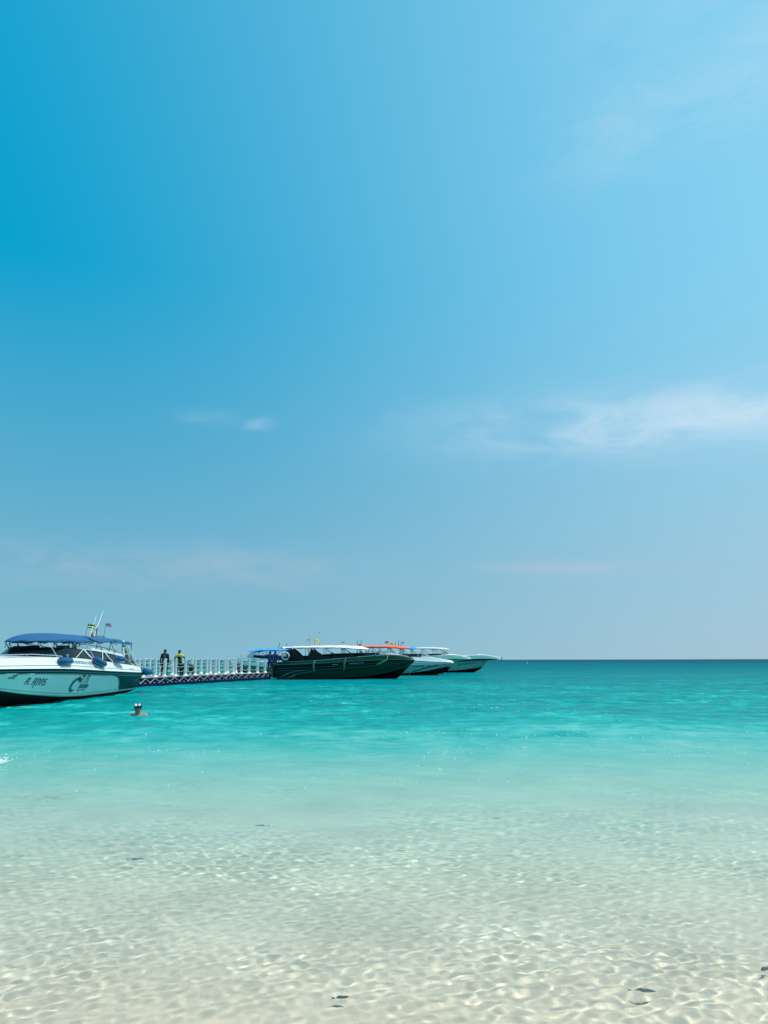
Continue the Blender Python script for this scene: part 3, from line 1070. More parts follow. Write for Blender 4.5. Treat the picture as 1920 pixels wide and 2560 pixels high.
    for q in range(4):
        x = cx0 + 1.2 + (cx1 - cx0 - 2.8) * q / 3
        hz = topz(min(x, x1)) - .08 + .12 * rnd.random()
        for y in (-.5, .5):
            MB().box((x, y * B * .9, hz - .3), (.12, B * .55, .75)).build('seat', ('cgrey', 'cblack', 'wood', 'teal')[(q + len(label)) % 4], bo, bevel=.03)
    for y in (-.55, .55):
        outboard(bo, -.04, y, .85 * zs, mats.get('engine', 'navy'), .85)
    for p_, tl, hh, ww, cols in flags:
        flag(bo, (p_[0], p_[1], tf(p_[0]) - .02), tl, hh, ww, cols)
    for body, x_, i_, j_, v_, sz, m_, wd, sh in words:
        text_on(h, i_, j_, body, x_, v_, sz, 1 if near < 0 else -1, near, m_, bo, shear=sh, wide=wd)
    # bow rail and cleats
    for sd in (1, -1):
        mb = MB()
        ts = (.80, .86, .92, .97)
        mb.tube([h.pt(5, t, sd) + Vector((0, -sd * .06, .06)) for t in ts], .02, 5)
        for t in ts:
            mb.tube([h.pt(5, t, sd) + Vector((0, -sd * .06, -.02)), h.pt(5, t, sd) + Vector((0, -sd * .06, .07))], .015, 5)
        mb.build('bow_rail', 'steel', bo)
    mb = MB()
    mb.tube([h.pt(5, .90, 0) + Vector((0, 0, .04)), h.pt(5, .90, 0) + Vector((0, 0, .22))], .04, 8)
    mb.tube([h.pt(5, .90, 0) + Vector((-.12, 0, .18)), h.pt(5, .90, 0) + Vector((.12, 0, .18))], .03, 6)
    mb.build('bow_bollard', 'steel', bo)
    if extra:
        extra(bo, h, topz, tf)
    return bo, h


def at_x(px, Y):
    return (px - 960) / F * Y * math.cos(PITCH)


def green_extra(bo, h, topz, tf):
    # lifebuoy on the stern arch, antennas, fenders, swoosh lines, anchor rope
    c = Vector((.75, -1.45, 1.86))
    mb = MB()
    ring = [c + Vector((math.cos(a) * .28, 0, math.sin(a) * .28)) for a in [2 * math.pi * k / 20 for k in range(21)]]
    mb.tube(ring, .072, 8, cap=False)
    mb.build('lifebuoy', 'canvas_grey', bo)
    for sd in (1, -1):
        mb = MB()
        mb.tube([(.55, sd * 1.3, 1.4), (.75, sd * 1.28, 2.2), (1.1, sd * 1.25, 2.5)], .045, 6)
        mb.tube([(2.2, sd * 1.3, 1.55), (1.5, sd * 1.28, 2.2), (1.1, sd * 1.25, 2.5)], .05, 6)
        mb.tube([(4.0, sd * 1.3, 1.65), (3.1, sd * 1.28, 2.2), (2.75, sd * 1.25, 2.52)], .05, 6)
        mb.build('stern_arch', 'cgreen', bo)
        MB().plate([(.75, sd * 1.26, 1.75), (2.1, sd * 1.28, 1.62), (1.45, sd * 1.26, 2.2), (1.12, sd * 1.23, 2.45), (.80, sd * 1.26, 2.15)], .02, (0, 1, 0)).build('arch_panel', 'glass', bo, smooth=False)
        MB().plate([(2.45, sd * 1.28, 1.66), (3.9, sd * 1.28, 1.70), (3.1, sd * 1.26, 2.18), (2.8, sd * 1.23, 2.42)], .02, (0, 1, 0)).build('arch_panel', 'glass', bo, smooth=False)
    for a_, b_ in (((2.25, -.3, 2.62), (1.78, -.3, 3.30)), ((2.78, .2, 2.62), (2.32, .2, 4.05))):
        MB().tube([a_, b_], [.016, .006], 5).build('antenna', 'inkw', bo)
    for x, v0, v1, lean in ((3.05, .96, .08, .05), (5.55, 1.0, -.25, -.02), (8.95, 1.10, -.10, -.75)):
        a_ = h.on(3, 4, x, 0.90, -1, .12) + Vector((0, 0, .02))
        b_ = h.on(3, 4, x + lean, .0, -1, .13) + Vector((0, 0, -.10 if lean > -.5 else .02))
        fd = fender(bo, a_, b_, .085, 'fenderg')
        MB().tube([a_, h.on(4, 5, x + .15, .95, -1, .03)], .012, 5).build('fender_line', 'rope', fd)
    # painted flame strokes at the stern
    for dx, dv in ((0, 0), (.55, -.22)):
        for pth in ([(.35, .05), (.75, .32), (.55, .34), (1.05, .52), (.80, .56), (1.6, .85), (2.4, .97)],):
            stripe(h, 2, 3, [(x + dx, max(.02, v + dv)) for x, v in pth], .022, -1, 'flame_stroke', 'inkw', bo, .012)
    stripe(h, 2, 4, [(1.35, .05), (1.75, .22), (1.45, .24), (2.0, .36), (2.6, .44), (3.4, .50)], .022, -1, 'flame_stroke', 'inkw', bo, .014)
    # anchor rope from the bow into the water
    MB().tube([h.pt(1, .99, -1) + Vector((.05, -.1, .1)), h.pt(1, .99, -1) + Vector((.05, -.4, -.5)), Vector((h.pt(1, .99, -1).x, -.6, -.4))], .015, 5).build('anchor_rope', 'steeld', bo)


THAI = [('red', 1 / 6), ('whitef', 1 / 6), ('bluef', 1 / 3), ('whitef', 1 / 6), ('red', 1 / 6)]
Y2 = 65.0
green_boat, hg = cruiser('speedboat', 'dark green speedboat with white canopy and lifebuoy at the pier end', (at_x(696, Y2), Y2, 0), R(-.5), (1036 - 696) / F * Y2 * math.cos(PITCH), 1.5, 1.0,
    dict(boot='trim', side='green', band='navy', top='green', line='greenl', edge='trim', deck='cgreen', engine='cgreen'), (.40, 7.50, 2.70, 'canvas_white'), -1,
    words=(('LOMPS SOMAT HILL', 3.1, 2, 3, .30, .36, 'inkg', 1.0, 0), ('www.n', 4.55, 3, 4, .52, .15, 'inkw', 1.1, .15), ('holidaytours.com', 5.95, 3, 4, .52, .15, 'inkw', 1.1, .15)),
    extra=green_extra, flags=(((2.55, -.2), (.02, 0, (-.4, -.2, 0)), .62, .26, THAI), ((2.95, .2), (-.02, 0, (.9, -.3, 0)), .62, .40, [('yellowf', 1)]), ((5.4, 0), (.05, 0, (-.9, .2, 0)), .36, .24, [('red', .5), ('whitef', .5)])))

YB = 74.0
def sky_extra(bo, h, topz, tf):
    for x in (2.6, 3.3):
        MB().tube([(x, 0, tf(x) - .02), (x - .12, 0, tf(x) + .55)], .03, 5).build('mast', 'steeld', bo)
    MB().lathe([(.09, 0), (.10, .12), (.05, .2)], 10, (2.95, 0, tf(2.95))).build('beacon', 'red', bo)
cruiser('speedboat', 'white speedboat with sky blue canopy behind the pier, bow to the left', (at_x(578, YB) + 7.7, YB, 0), R(180), 7.7, 1.4, .93,
    dict(boot='white', side='greenl', band='white', top='white', line='trim', edge='white'), (1.9, 6.0, 2.60, 'canvas_sky'), 1, extra=sky_extra, cab=(.45, .72))

Y4 = 80.0
def orange_extra(bo, h, topz, tf):
    for x, hh in ((3.0, .55), (3.4, .6), (6.9, .42), (7.25, .62), (7.5, .45)):
        MB().tube([(x, .1, tf(x) - .02), (x + .02, .1, tf(x) + hh)], .03, 5).build('mast', 'steeld', bo)
    MB().lathe([(.10, 0), (.11, .12), (.05, .2)], 10, (3.25, 0, tf(3.25))).build('beacon', 'rubber', bo)
    # pale gear under the orange canopy
    for k in range(5):
        MB().lathe([(.05, -.14), (.16, -.10), (.19, 0), (.15, .11), (.04, .15)], 9, (3.4 + .62 * k, -1.02, 2.28 + .05 * (k % 2))).build('life_jacket_roll', 'white2', bo)
    stripe(h, 2, 3, [(8.6, .10), (9.4, .28), (10.2, .55), (11.0, .80), (12.0, .95)], .09, -1, 'swoosh', 'navy', bo, .012)
cruiser('speedboat', 'white speedboat with orange canopy right behind the dark green boat', (at_x(1134, Y4) - 12.9, Y4, 0), R(.5), 12.9, 1.55, 1.0,
    dict(boot='white', side='teal', band='white2', top='white2', line='navy', edge='white'), (1.0, 8.4, 2.98, 'canvas_orange'), -1,
    words=(('Sorwa Praf', 8.6, 2, 3, .66, .27, 'ink', .95, .1), ('O', 10.1, 2, 3, .66, .30, 'ink', 1.1, .1), ('168', 10.8, 2, 3, .72, .20, 'inkt', 1.0, .1)),
    extra=orange_extra, sheer=.84, cz=.85, flags=(((6.2, .2), (-.02, 0, (-.9, .1, 0)), .50, .34, THAI), ((6.4, -.2), (.02, 0, (.9, .1, 0)), .36, .34, [('yellowf', 1)])))

Y5 = 88.0
cruiser('speedboat', 'pale speedboat with small blue canopy between the orange and the grey canopies', (at_x(1178, Y5) - 13.2, Y5, 0), R(.3), 13.2, 1.6, 1.06,
    dict(boot='white', side='teal', band='teal', top='teal', line='white', edge='white'), (1.2, 7.2, 3.05, 'canvas_sky'), -1, fr=(.80, .825, .885), cz=.62,
    flags=(((5.6, 0), (0, 0, (-.9, .1, 0)), .5, .2, [('bluef', 1)]),))

Y6 = 97.0
def grey_extra(bo, h, topz, tf):
    for k in range(6):
        x = 6.2 + .42 * k
        MB().tube([(x, -1.25, tf(x) - .26), (x, 1.25, tf(x) - .26)], .025, 5).build('visor_slat', 'rubber', bo)
    MB().tube([(15.0, 0, 1.45), (15.03, 0, 1.82)], .06, 6).build('anchor_roller', 'rubber', bo)
cruiser('speedboat', 'white speedboat with grey canopy, farthest of the moored row with bow out to the right', (at_x(1253, Y6) - 15.0, Y6, 0), R(0), 15.0, 1.65, 1.07,
    dict(boot='white', side='teal', band='navy', top='teal', line='white', edge='white', screen='glass'), (2.0, 8.6, 3.05, 'canvas_grey'), -1,
    words=(('Sand sails Bander 7', 9.35, 2, 3, .64, .36, 'ink', .95, .1), ('888', 12.4, 2, 3, .72, .40, 'inkt', 1.0, .1)), extra=grey_extra, cab=(.30, .52), fr=(.822, .842, .885), cz=.55)


# ------------------------------------------------------------------ the floating pier
PA, PB = Vector((-14.31, 47.0, 0)), Vector((-9.57, 64.0, 0))
PU = (PB - PA).normalized()
PN = Vector((-PU.y, PU.x, 0))
DECK = .53
pier = thing('floating_pier', 'navy float cube pier with white posts and rope rails', 'pier', PA, math.atan2(PU.y, PU.x))
PW = 3.0


def pier_s(px):
    r_ = (px - 960) / F * math.cos(PITCH)
    return (r_ * PA.y - PA.x) / (PU.x - r_ * PU.y)


S_END = pier_s(684)
bm = bmesh.new()
bmesh.ops.create_cube(bm, size=1)
bmesh.ops.scale(bm, vec=(.49, .49, .60), verts=bm.verts)
bmesh.ops.bevel(bm, geom=bm.edges[:] + bm.verts[:], offset=.06, segments=1, affect='EDGES')
cube_me = bpy.data.meshes.new('float_cube')
bm.to_mesh(cube_me)
bm.free()
cube_me.materials.append(M['cube'])
pin_me = MB().lathe([(.030, -.01), (.032, .018), (.020, .026)], 8, (0, 0, 0), Matrix.Diagonal((1.5, 1, .75)) @ Matrix.Rotation(R(90), 3, 'X')).build('x', 'post').data
bpy.data.objects.remove(bpy.data.objects['x'])
bd = MB().box((0, 0, 0), (.485, PW + .10, .045))
bd_ob = bd.build('deck_board', 'deckm', pier, smooth=False, bevel=.008)
bd_ob.location = (-3.25, PW / 2, DECK - .0225)
ns = int((S_END + 3.5) / .5)


def child(name, me, loc, rot=(0, 0, 0), parent=pier):
    o = bpy.data.objects.new(name, me)
    C.objects.link(o)
    o.parent = parent
    o.location = loc
    o.rotation_euler = rot
    return o


rp_ = random.Random(4)
for i in range(ns):
    s0 = -3.25 + .5 * i
    for j in range(6):
        child('float_cube', cube_me, (s0, .25 + .5 * j, .185 + rp_.uniform(-.008, .008)), (rp_.uniform(-.01, .01), 0, rp_.uniform(-.015, .015)))
    child('connector_pin', pin_me, (s0 + .25, -.012, .20))
    if i:
        o = child('deck_board', bd_ob.data, (s0, PW / 2 + rp_.uniform(-.015, .015), DECK - .0225 + rp_.uniform(-.004, .004)))
        md = o.modifiers.new('bevel', 'BEVEL')
        md.width = .008
# lashing rope zigzagging along the outer face
mb = MB()
pts = []
k = 0
s0 = -3.2
while s0 < S_END - .3:
    pts.append(Vector((s0, -.045 - .02 * (k % 2), .47 if k % 2 == 0 else .24 + rp_.uniform(-.03, .03))))
    s0 += .53 + rp_.uniform(-.06, .06)
    k += 1
mb.tube(pts, .012, 5)
mb.build('lashing_rope', 'rope', pier)

POST_PX = [365, 394, 418.5, 445, 469.6, 494, 522, 543, 568, 588, 609, 628, 649, 667.7]
post_s = [pier_s(p) for p in POST_PX]
post_s = [post_s[0] - 2.7, post_s[0] - 1.35] + post_s
POST_H = 1.13
post_me = MB().lathe([(.098, .12), (.098, .20), (.096, .30), (.092, .40), (.102, .405), (.102, .435), (.092, .44), (.090, .70), (.100, .705), (.100, .735), (.090, .74),
                      (.088, .96), (.100, .965), (.100, 1.0), (.074, 1.01), (.072, 1.05), (.094, 1.06), (.096, POST_H - .01), (.086, POST_H)], 14).build('x', 'post').data
base_me = MB().lathe([(.18, 0), (.18, .03), (.145, .06), (.11, .12), (.088, .15)], 14).build('y', 'post').data
for q in ('x', 'y'):
    bpy.data.objects.remove(bpy.data.objects[q])
for row, w in ((0, .17), (1, PW - .17)):
    posts = []
    for s_ in post_s:
        lean = (rp_.uniform(-.035, .035), rp_.uniform(-.03, .03), rp_.uniform(0, 3))
        p_ = child('post', post_me, (s_ + rp_.uniform(-.05, .05), w, DECK), lean)
        child('post_base', base_me, (0, 0, 0), parent=p_)
        posts.append(p_)
    for a_, b_ in zip(posts[:-1], posts[1:]):
        for z_, sg in ((.985, .17), (.72, .14), (.42, .15)):
            mb = MB()
            sag = sg * rp_.uniform(.6, 1.5)
            A_, B_ = a_.location + Vector((0, 0, z_)), b_.location + Vector((0, 0, z_))
            side = -.10 if row == 0 else .0
            mb.tube([A_.lerp(B_, q / 8) + Vector((0, side * 0, -sag * 4 * (q / 8) * (1 - q / 8))) for q in range(9)], .011, 5)
            mb.build('rail_rope', 'rope', pier)


def on_pier(px, w):
    """world point on the deck, w metres in from the outer edge, seen at picture column px"""
    o_ = PA + PN * w
    r_ = (px - 960) / F * math.cos(PITCH)
    s_ = (r_ * o_.y - o_.x) / (PU.x - r_ * PU.y)
    return Vector((o_.x + PU.x * s_, o_.y + PU.y * s_, DECK))


# ------------------------------------------------------------------ people
def skin_mesh(name, verts, edges, radii, sub=2):
    me = bpy.data.meshes.new(name)
    me.from_pydata(verts, edges, [])
    o = bpy.data.objects.new(name, me)
    C.objects.link(o)
    o.modifiers.new('skin', 'SKIN')
    sv = me.skin_vertices[0].data
    for i, r_ in enumerate(radii):
        sv[i].radius = r_ if isinstance(r_, tuple) else (r_, r_)
    sv[0].use_root = True
    s_ = o.modifiers.new('sub', 'SUBSURF')
    s_.levels = s_.render_levels = sub
    dg = bpy.context.evaluated_depsgraph_get()
    out_ = bpy.data.meshes.new_from_object(o.evaluated_get(dg))
    bpy.data.objects.remove(o)
    bpy.data.meshes.remove(me)
    return out_


def person(label, loc, rz, H, cloth, larm, rarm, legs=(0.0, 0.0), lean=0.0, head_turn=0.0, hair='hair', group=None, stance=.10):
    """faces +y. larm / rarm: (elbow, wrist) offsets from the shoulder. cloth: list of (test(point), material)"""
    s = H / 1.70
    root = thing('person', label, 'person', loc, rz, group)
    ly = lean
    V = [(0, 0, .93), (0, .01 + ly * .3, 1.10), (0, .0 + ly * .7, 1.28), (0, ly, 1.42), (0, ly + .01, 1.50), (0, ly + .025, 1.585), (0, ly + .02, 1.665)]
    Rr = [(.15, .11), (.135, .10), (.165, .115), (.10, .08), (.055, .058), (.082, .098), (.075, .085)]
    E = [(0, 1), (1, 2), (2, 3), (3, 4), (4, 5), (5, 6)]
    for sd, arm in ((-1, larm), (1, rarm)):
        b_ = len(V)
        sh = Vector((sd * .185, ly, 1.385))
        el = sh + Vector(arm[0])
        wr = el + Vector(arm[1])
        hd = wr + (wr - el).normalized() * .09
        V += [tuple(sh), tuple(el), tuple(wr), tuple(hd), tuple(hd + (wr - el).normalized() * .07)]
        Rr += [.068, .047, .034, (.042, .026), (.03, .018)]
        E += [(3, b_), (b_, b_ + 1), (b_ + 1, b_ + 2), (b_ + 2, b_ + 3), (b_ + 3, b_ + 4)]
        th = wr + Vector((-sd * .045, .03, -.02))
        V += [tuple(th)]
        Rr += [.014]
        E += [(b_ + 2, b_ + 5)]
    for sd, fw in ((-1, legs[0]), (1, legs[1])):
        b_ = len(V)
        V += [(sd * .095, 0, .86), (sd * (stance + .01), fw * .6 + .03, .47), (sd * (stance + .03), fw, .10), (sd * (stance + .03), fw + .02, .045), (sd * (stance + .05), fw + .17, .035)]
        Rr += [.098, .066, .046, .045, (.045, .032)]
        E += [(0, b_), (b_, b_ + 1), (b_ + 1, b_ + 2), (b_ + 2, b_ + 3), (b_ + 3, b_ + 4)]
    V = [(x * s, y * s, z * s) for x, y, z in V]
    Rr = [tuple(q * s * 1.24 for q in r_) if isinstance(r_, tuple) else r_ * s * 1.24 for r_ in Rr]
    me = skin_mesh('body', V, E, Rr)
    names = []
    for _, m in cloth:
        if m not in names:
            names.append(m)
    for m in names:
        me.materials.append(M[m])
    for p in me.polygons:
        c = p.center / s
        for test, m in cloth:
            if test(c):
                p.material_index = names.index(m)
                break
        p.use_smooth = True
    o = bpy.data.objects.new('body', me)
    C.objects.link(o)
    o.parent = root
    # hair cap, ears and nose
    hc = Vector((0, ly + .022, 1.625)) * s
    bmh = bmesh.new()
    bmesh.ops.create_uvsphere(bmh, u_segments=14, v_segments=10, radius=1)
    for v in bmh.verts:
        v.co = Vector((v.co.x * .100 * s, v.co.y * .116 * s, v.co.z * .106 * s + .012 * s))
        if v.co.z < -.045 * s or (v.co.y > .06 * s and v.co.z < .02 * s):
            v.co *= .80
        v.co += hc
    mh = bpy.data.meshes.new('hair')
    bmh.to_mesh(mh)
    bmh.free()
    mh.materials.append(M[hair])
    mh.polygons.foreach_set('use_smooth', [True] * len(mh.polygons))
    oh = bpy.data.objects.new('hair', mh)
    C.objects.link(oh)
    oh.parent = root
    return root, o


head = lambda c: c.z > 1.475 and abs(c.x) < .15
hand = lambda c: abs(c.x) > .16 and c.z < .93 and c.z > .55
dark_suit = [(head, 'skin'), (lambda c: abs(c.x) > .2 and .62 < c.z < .84, 'skin'), (lambda c: c.z < .09, 'skin'), (lambda c: c.y < -.03 and abs(c.x) < .07 and 1.22 < c.z < 1.36, 'cgrey'),
             (lambda c: c.y < -.05 and .04 < abs(c.x) < .12 and 1.15 < c.z < 1.30, 'cred'), (lambda c: True, 'cblack')]
person('person in black long sleeved top and shorts standing on the pier, arms down', on_pier(411, .62), R(12), 1.68, dark_suit,
       ((-.06, -.02, -.29), (.0, .05, -.25)), ((.05, -.02, -.29), (.0, .06, -.25)), legs=(-.04, .06), stance=.13)
yel = [(head, 'skin'), (lambda c: c.z < .09, 'skin'), (lambda c: c.z > 1.26 and abs(c.x) < .30, 'cyellow'), (lambda c: abs(c.x) > .20 and c.z > .95, 'cblack'), (lambda c: c.z > .93, 'cgreen'), (lambda c: True, 'cblack')]
p2, _ = person('person in yellow topped shirt with dark harness on the pier, reaching right to the cart', on_pier(447, .75), R(8), 1.66, yel,
               ((-.13, .03, -.24), (.07, .12, -.20)), ((.17, .06, -.22), (.12, .14, -.20)), legs=(.0, .05), lean=.04)
mb = MB()
for sd in (-1, 1):
    mb.tube([(sd * .10, .06, 1.43), (sd * .085, -.085, 1.33), (sd * .02, -.105, 1.22)], .020, 5)
mb.box((0, -.115, 1.17), (.20, .04, .14))
mb.build('harness', 'cblack', p2)
blue = [(head, 'skin'), (lambda c: abs(c.x) > .22 and c.z < 1.15, 'skin'), (lambda c: c.z < .09, 'skin'), (lambda c: c.z < .50, 'skin'), (lambda c: c.z > .84, 'cblue'), (lambda c: True, 'bluef')]
person('person in plain blue shirt at the far pier end, left arm pointing out', on_pier(674, .55), R(10), 1.76, blue,
       ((-.20, .10, -.10), (-.24, .08, .02)), ((.05, .02, -.29), (.0, .06, -.25)))
person('person in blue shirt at the far pier end, beside the lifebuoy boat, half hidden', on_pier(687, .85), R(-20), 1.78, blue,
       ((-.05, .02, -.29), (.0, .08, -.24)), ((.05, .05, -.28), (.0, .15, -.20)))

# hand cart with dark bags
cp0 = on_pier(470, 1.0)
cart = thing('hand_cart', 'dark loaded hand cart on the pier beside the person in yellow', 'cart', cp0, R(25))
MB().box((0, 0, .20), (1.25, .55, .05)).build('platform', 'rubber', cart, bevel=.01)
for x in (-.38, .38):
    for y in (-.22, .22):
        MB().lathe([(.02, -.03), (.085, -.028), (.09, 0), (.085, .028), (.02, .03)], 12, (x, y, .09), Matrix.Rotation(R(90), 3, 'X')).build('wheel', 'rubber', cart)
mb = MB()
mb.tube([(-.50, -.25, .2), (-.62, -.25, .98), (-.62, .25, .98), (-.50, .25, .2)], .018, 6)
mb.build('handle', 'steeld', cart)
def bag(name, label, c, d, m):
    o = MB().box((0, 0, 0), d).build(name, m, None, bevel=min(d) * .3)
    o.location = c
    return tag(o, label, 'bag')
cm = Matrix.Rotation(R(25), 3, 'Z')
bag('bag', 'tall black bag standing on the hand cart, near its handle', cp0 + cm @ Vector((-.32, 0, .53)), (.52, .42, .62), 'cblack').rotation_euler = (0, .05, R(20))
bag('bag', 'lower dark green bag on the hand cart, away from its handle', cp0 + cm @ Vector((.32, 0, .48)), (.48, .44, .52), 'cgreen').rotation_euler = (0, -.04, R(32))

# ------------------------------------------------------------------ the swimmer
SY = 22.4
sw = thing('person', 'swimmer with shoulders above water and diving mask pushed up on forehead', 'person', (at_x(351, SY), SY, 0), R(12))
V = [(0, 0, -.50), (0, .0, -.28), (0, .01, -.06), (0, .0, .045), (0, -.01, .10), (0, -.02, .175), (0, -.005, .265),
     (-.19, .0, -.015), (-.34, -.12, -.20), (-.30, -.35, -.25), (-.28, -.43, -.25), (.20, .0, .015), (.36, -.06, -.16), (.36, -.30, -.22), (.35, -.38, -.22),
     (-.10, .05, -.75), (-.11, .0, -1.15), (.10, .05, -.75), (.11, .0, -1.15), (0, -.095, .155)]
Rr = [(.16, .12), (.17, .12), (.18, .12), (.085, .08), (.060, .062), (.076, .095), (.080, .096), .075, .05, .036, .03, .078, .05, .036, .03, .09, .06, .09, .06, .012]
E = [(0, 1), (1, 2), (2, 3), (3, 4), (4, 5), (5, 6), (2, 7), (7, 8), (8, 9), (9, 10), (2, 11), (11, 12), (12, 13), (13, 14), (0, 15), (15, 16), (0, 17), (17, 18), (5, 19)]
me = skin_mesh('body', V, E, [tuple(q * 1.14 for q in r_) if isinstance(r_, tuple) else r_ * 1.14 for r_ in Rr])
me.materials.append(M['skinl'])
me.polygons.foreach_set('use_smooth', [True] * len(me.polygons))
ob = bpy.data.objects.new('body', me)
C.objects.link(ob)
ob.parent = sw
for sd in (-1, 1):
    MB().lathe([(.004, -.012), (.022, -.008), (.026, 0), (.016, .010)], 10, (sd * .093, .0, .185), Matrix.Rotation(R(90), 3, 'Y')).build('ear', 'skinl', sw)
    MB().lathe([(.002, -.006), (.012, -.004), (.013, .004), (.004, .008)], 10, (sd * .034, -.112, .205), Matrix.Rotation(R(90), 3, 'X')).build('eye', 'hair', sw)
    MB().box((sd * .034, -.116, .226), (.038, .012, .010)).build('eyebrow', 'hair', sw, bevel=.003)
MB().tube([(0, -.112, .212), (0, -.132, .175), (0, -.124, .163)], [.009, .016, .012], 8).build('nose', 'skinl', sw)
MB().tube([(-.028, -.106, .130), (0, -.116, .130), (.028, -.106, .130)], [.004, .008, .004], 6).build('mouth', 'cred', sw)
bmh = bmesh.new()
bmesh.ops.create_uvsphere(bmh, u_segments=18, v_segments=12, radius=1)
for v in bmh.verts:
    v.co = Vector((v.co.x * .100, v.co.y * .120, v.co.z * .105))
    if v.co.y < -.03 and v.co.z < .02:
        v.co *= .78
    v.co += Vector((0, .004, .245))
mh = bpy.data.meshes.new('hair')
bmh.to_mesh(mh)
bmh.free()
mh.materials.append(M['hair'])
mh.polygons.foreach_set('use_smooth', [True] * len(mh.polygons))
oh = bpy.data.objects.new('hair', mh)
C.objects.link(oh)
oh.parent = sw
mk = tag(MB().tube([(math.cos(a) * .104, math.sin(a) * .124 + .004, .262 + .03 * max(0, -math.sin(a))) for a in [2 * math.pi * k_ / 24 for k_ in range(25)]], .013, 6, cap=False).build('diving_mask', 'rubber'),
         'black diving mask with two pale lenses on the swimmer forehead', 'diving mask')
mk.location = sw.location
mk.rotation_euler = sw.rotation_euler
for sd in (-1, 1):
    Q = Matrix.Rotation(R(-sd * 12), 3, 'Z') @ Matrix.Rotation(R(62), 3, 'X')
    MB().lathe([(.046, -.02), (.050, 0), (.044, .018), (.038, .018)], 14, (sd * .050, -.118, .308), Q).build('mask_frame', 'rubber', mk)
    MB().lathe([(.037, .012), (.038, .019), (.025, .022)], 14, (sd * .050, -.118, .308), Q).build('lens', 'lens', mk)
MB().box((0, -.120, .298), (.03, .03, .03)).build('nose_bridge', 'rubber', mk, bevel=.008)

# ------------------------------------------------------------------ splash at the left edge, fish, bird, buoy
rs = random.Random(12)
spl_c = PX(-8, 1893, 1.0)
SPY = CAM_Z * F / (1893 - 1651)
spx = at_x(-10, SPY)
bmh = bmesh.new()
for k_ in range(900):
    u = rs.random()
    w_ = rs.gauss(0, 1)
    x_ = spx - .35 + .62 * u + rs.gauss(0, .02)
    hmax = max(.0, .30 * (1 - u)**.9)
    z_ = .01 + hmax * rs.random()**1.3
    rr_ = rs.choice((.0025, .0035, .0045, .007)) * (1.3 - .5 * u)
    if z_ < .06:
        rr_ *= 2.2
    m4 = Matrix.Translation((x_, SPY + rs.gauss(0, .10), z_)) @ Matrix.Diagonal((rr_ * rs.uniform(.8, 1.6), rr_, rr_ * rs.uniform(.6, 1.4), 1))
    bmesh.ops.create_icosphere(bmh, subdivisions=1, radius=1, matrix=m4)
mh = bpy.data.meshes.new('water_splash')
bmh.to_mesh(mh)
bmh.free()
mh.materials.append(M['foam_glint'])
mh.polygons.foreach_set('use_smooth', [True] * len(mh.polygons))
oh = bpy.data.objects.new('water_splash', mh)
C.objects.link(oh)
tag(oh, 'white water splash at the left edge of the shallows', 'splash', kind='stuff')


def fish(label, px, py, length, rz, dep, m):
    d_ = PX(px, py, 1.0) - Vector((0, 0, CAM_Z))
    t_ = CAM_Z / -d_.z
    sp0 = Vector((d_.x * t_, d_.y * t_, 0))
    # light bends at the surface: carry on steeper below it
    hd = Vector((d_.x, d_.y, 0)).normalized()
    si = math.hypot(d_.x, d_.y) / d_.length / 1.33
    p_ = sp0 + hd * dep * math.tan(math.asin(si)) - Vector((0, 0, dep))
    f = thing('fish', label, 'fish', p_, rz, 'small fish in the shallows')
    mb = MB()
    rr = []
    for k_ in range(11):
        u = k_ / 10
        hh = length * .20 * math.sin(math.pi * min(1, u * 1.02 + .02))**.75 * (1 - .55 * u)
        rr.append([Vector(((.5 - u * .82) * length, math.cos(a) * hh * .45, math.sin(a) * hh)) for a in [2 * math.pi * q / 10 for q in range(10)]])
    mb.rows(rr, close=True)
    mb.build('fish_body', m, f)
    L_ = length
    MB().plate([(-.30 * L_, -.002, 0), (-.50 * L_, -.002, .13 * L_), (-.44 * L_, -.002, 0), (-.50 * L_, -.002, -.13 * L_)], .004, (0, 1, 0)).build('tail_fin', m, f, smooth=False)
    MB().plate([(.12 * L_, -.002, .14 * L_), (-.05 * L_, -.002, .23 * L_), (-.24 * L_, -.002, .10 * L_)], .004, (0, 1, 0)).build('dorsal_fin', m, f, smooth=False)
    for sd in (-1, 1):
        MB().plate([(.12 * L_, sd * .05 * L_, -.02 * L_), (-.02 * L_, sd * .13 * L_, -.05 * L_), (.0, sd * .06 * L_, -.08 * L_)], .003, (0, 0, 1)).build('side_fin', m, f, smooth=False)
    return f


fish('small teal fish, farthest out in the shallows', 653, 2062, .15, R(175), .05, 'fishg')
fish('small grey fish in the shallows at the left', 336, 2148, .14, R(8), .05, 'fish')
fish('small grey fish near the bottom centre of the picture', 848, 2494, .085, R(12), .04, 'fish')
fish('largest dark fish in the shallows, near the bottom right', 1602, 2482, .13, R(-12), .05, 'fish')
fish('dark fish cut by the right edge of the picture', 1917, 2428, .075, R(190), .04, 'fish')

bp_ = PX(798.5, 1581.5, 120)
bird = thing('bird', 'tiny dark bird flying above the green boat', 'bird', bp_)
MB().lathe([(.005, -.11), (.03, -.05), (.045, .02), (.028, .08), (.006, .12)], 8, (0, 0, 0), Matrix.Rotation(R(90), 3, 'Y')).build('body', 'rubber', bird)
for sd in (-1, 1):
    MB().plate([(.04, 0, .01), (.05, sd * .12, .05), (-.01, sd * .26, .03), (-.05, sd * .11, .04), (-.04, 0, .01)], .01, (0, 0, 1)).build('wing', 'rubber', bird, smooth=False)

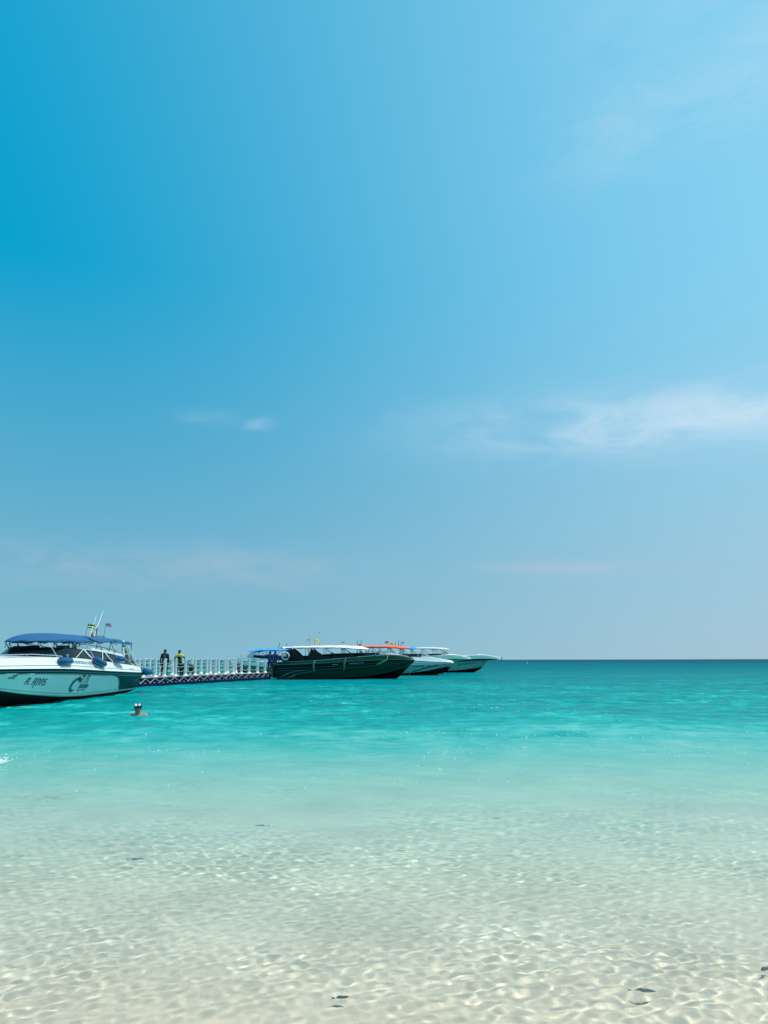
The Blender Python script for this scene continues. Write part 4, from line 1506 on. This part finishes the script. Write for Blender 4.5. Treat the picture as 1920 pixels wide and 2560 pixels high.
by = PX(1317, 1653, 1.0) - Vector((0, 0, CAM_Z))
BY = 330.0
buoy = thing('mooring_buoy', 'tiny white buoy far out on the open sea right of the boats', 'buoy', (at_x(1317, BY), BY, 0))
MB().lathe([(.05, -.2), (.24, -.1), (.27, .08), (.22, .23), (.09, .30), (.04, .32)], 14).build('float', 'white', buoy)
MB().tube([(0, 0, .3), (0, 0, .44)], .03, 6).build('lifting_eye', 'steel', buoy)

# small white blobs added in place of sun glints on the ripples
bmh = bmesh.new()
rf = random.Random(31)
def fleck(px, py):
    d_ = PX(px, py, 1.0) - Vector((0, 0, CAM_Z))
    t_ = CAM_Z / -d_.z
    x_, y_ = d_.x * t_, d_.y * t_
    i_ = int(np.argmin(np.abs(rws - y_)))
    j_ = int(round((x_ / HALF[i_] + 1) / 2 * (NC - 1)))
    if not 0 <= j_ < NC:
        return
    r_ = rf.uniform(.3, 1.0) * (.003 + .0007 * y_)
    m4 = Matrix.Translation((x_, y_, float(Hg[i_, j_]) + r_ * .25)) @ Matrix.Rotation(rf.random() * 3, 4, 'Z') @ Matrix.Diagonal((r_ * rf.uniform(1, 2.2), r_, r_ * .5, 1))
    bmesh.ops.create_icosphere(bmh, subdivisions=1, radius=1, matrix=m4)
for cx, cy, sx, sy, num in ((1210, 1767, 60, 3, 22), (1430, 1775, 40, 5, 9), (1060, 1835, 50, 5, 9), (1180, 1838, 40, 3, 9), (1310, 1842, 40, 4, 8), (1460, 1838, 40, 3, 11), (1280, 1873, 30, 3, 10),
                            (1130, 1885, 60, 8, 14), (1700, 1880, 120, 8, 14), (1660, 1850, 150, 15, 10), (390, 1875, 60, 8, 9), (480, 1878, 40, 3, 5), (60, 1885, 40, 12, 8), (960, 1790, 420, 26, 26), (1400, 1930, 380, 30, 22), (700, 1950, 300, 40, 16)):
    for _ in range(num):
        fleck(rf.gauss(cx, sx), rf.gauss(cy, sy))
mh = bpy.data.meshes.new('glint_flecks')
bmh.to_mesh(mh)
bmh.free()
mh.materials.append(M['foam_glint'])
oh = bpy.data.objects.new('glint_flecks', mh)
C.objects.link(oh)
tag(oh, 'tiny white flecks added as sun glints on the ripples', 'foam_glint', kind='stuff')
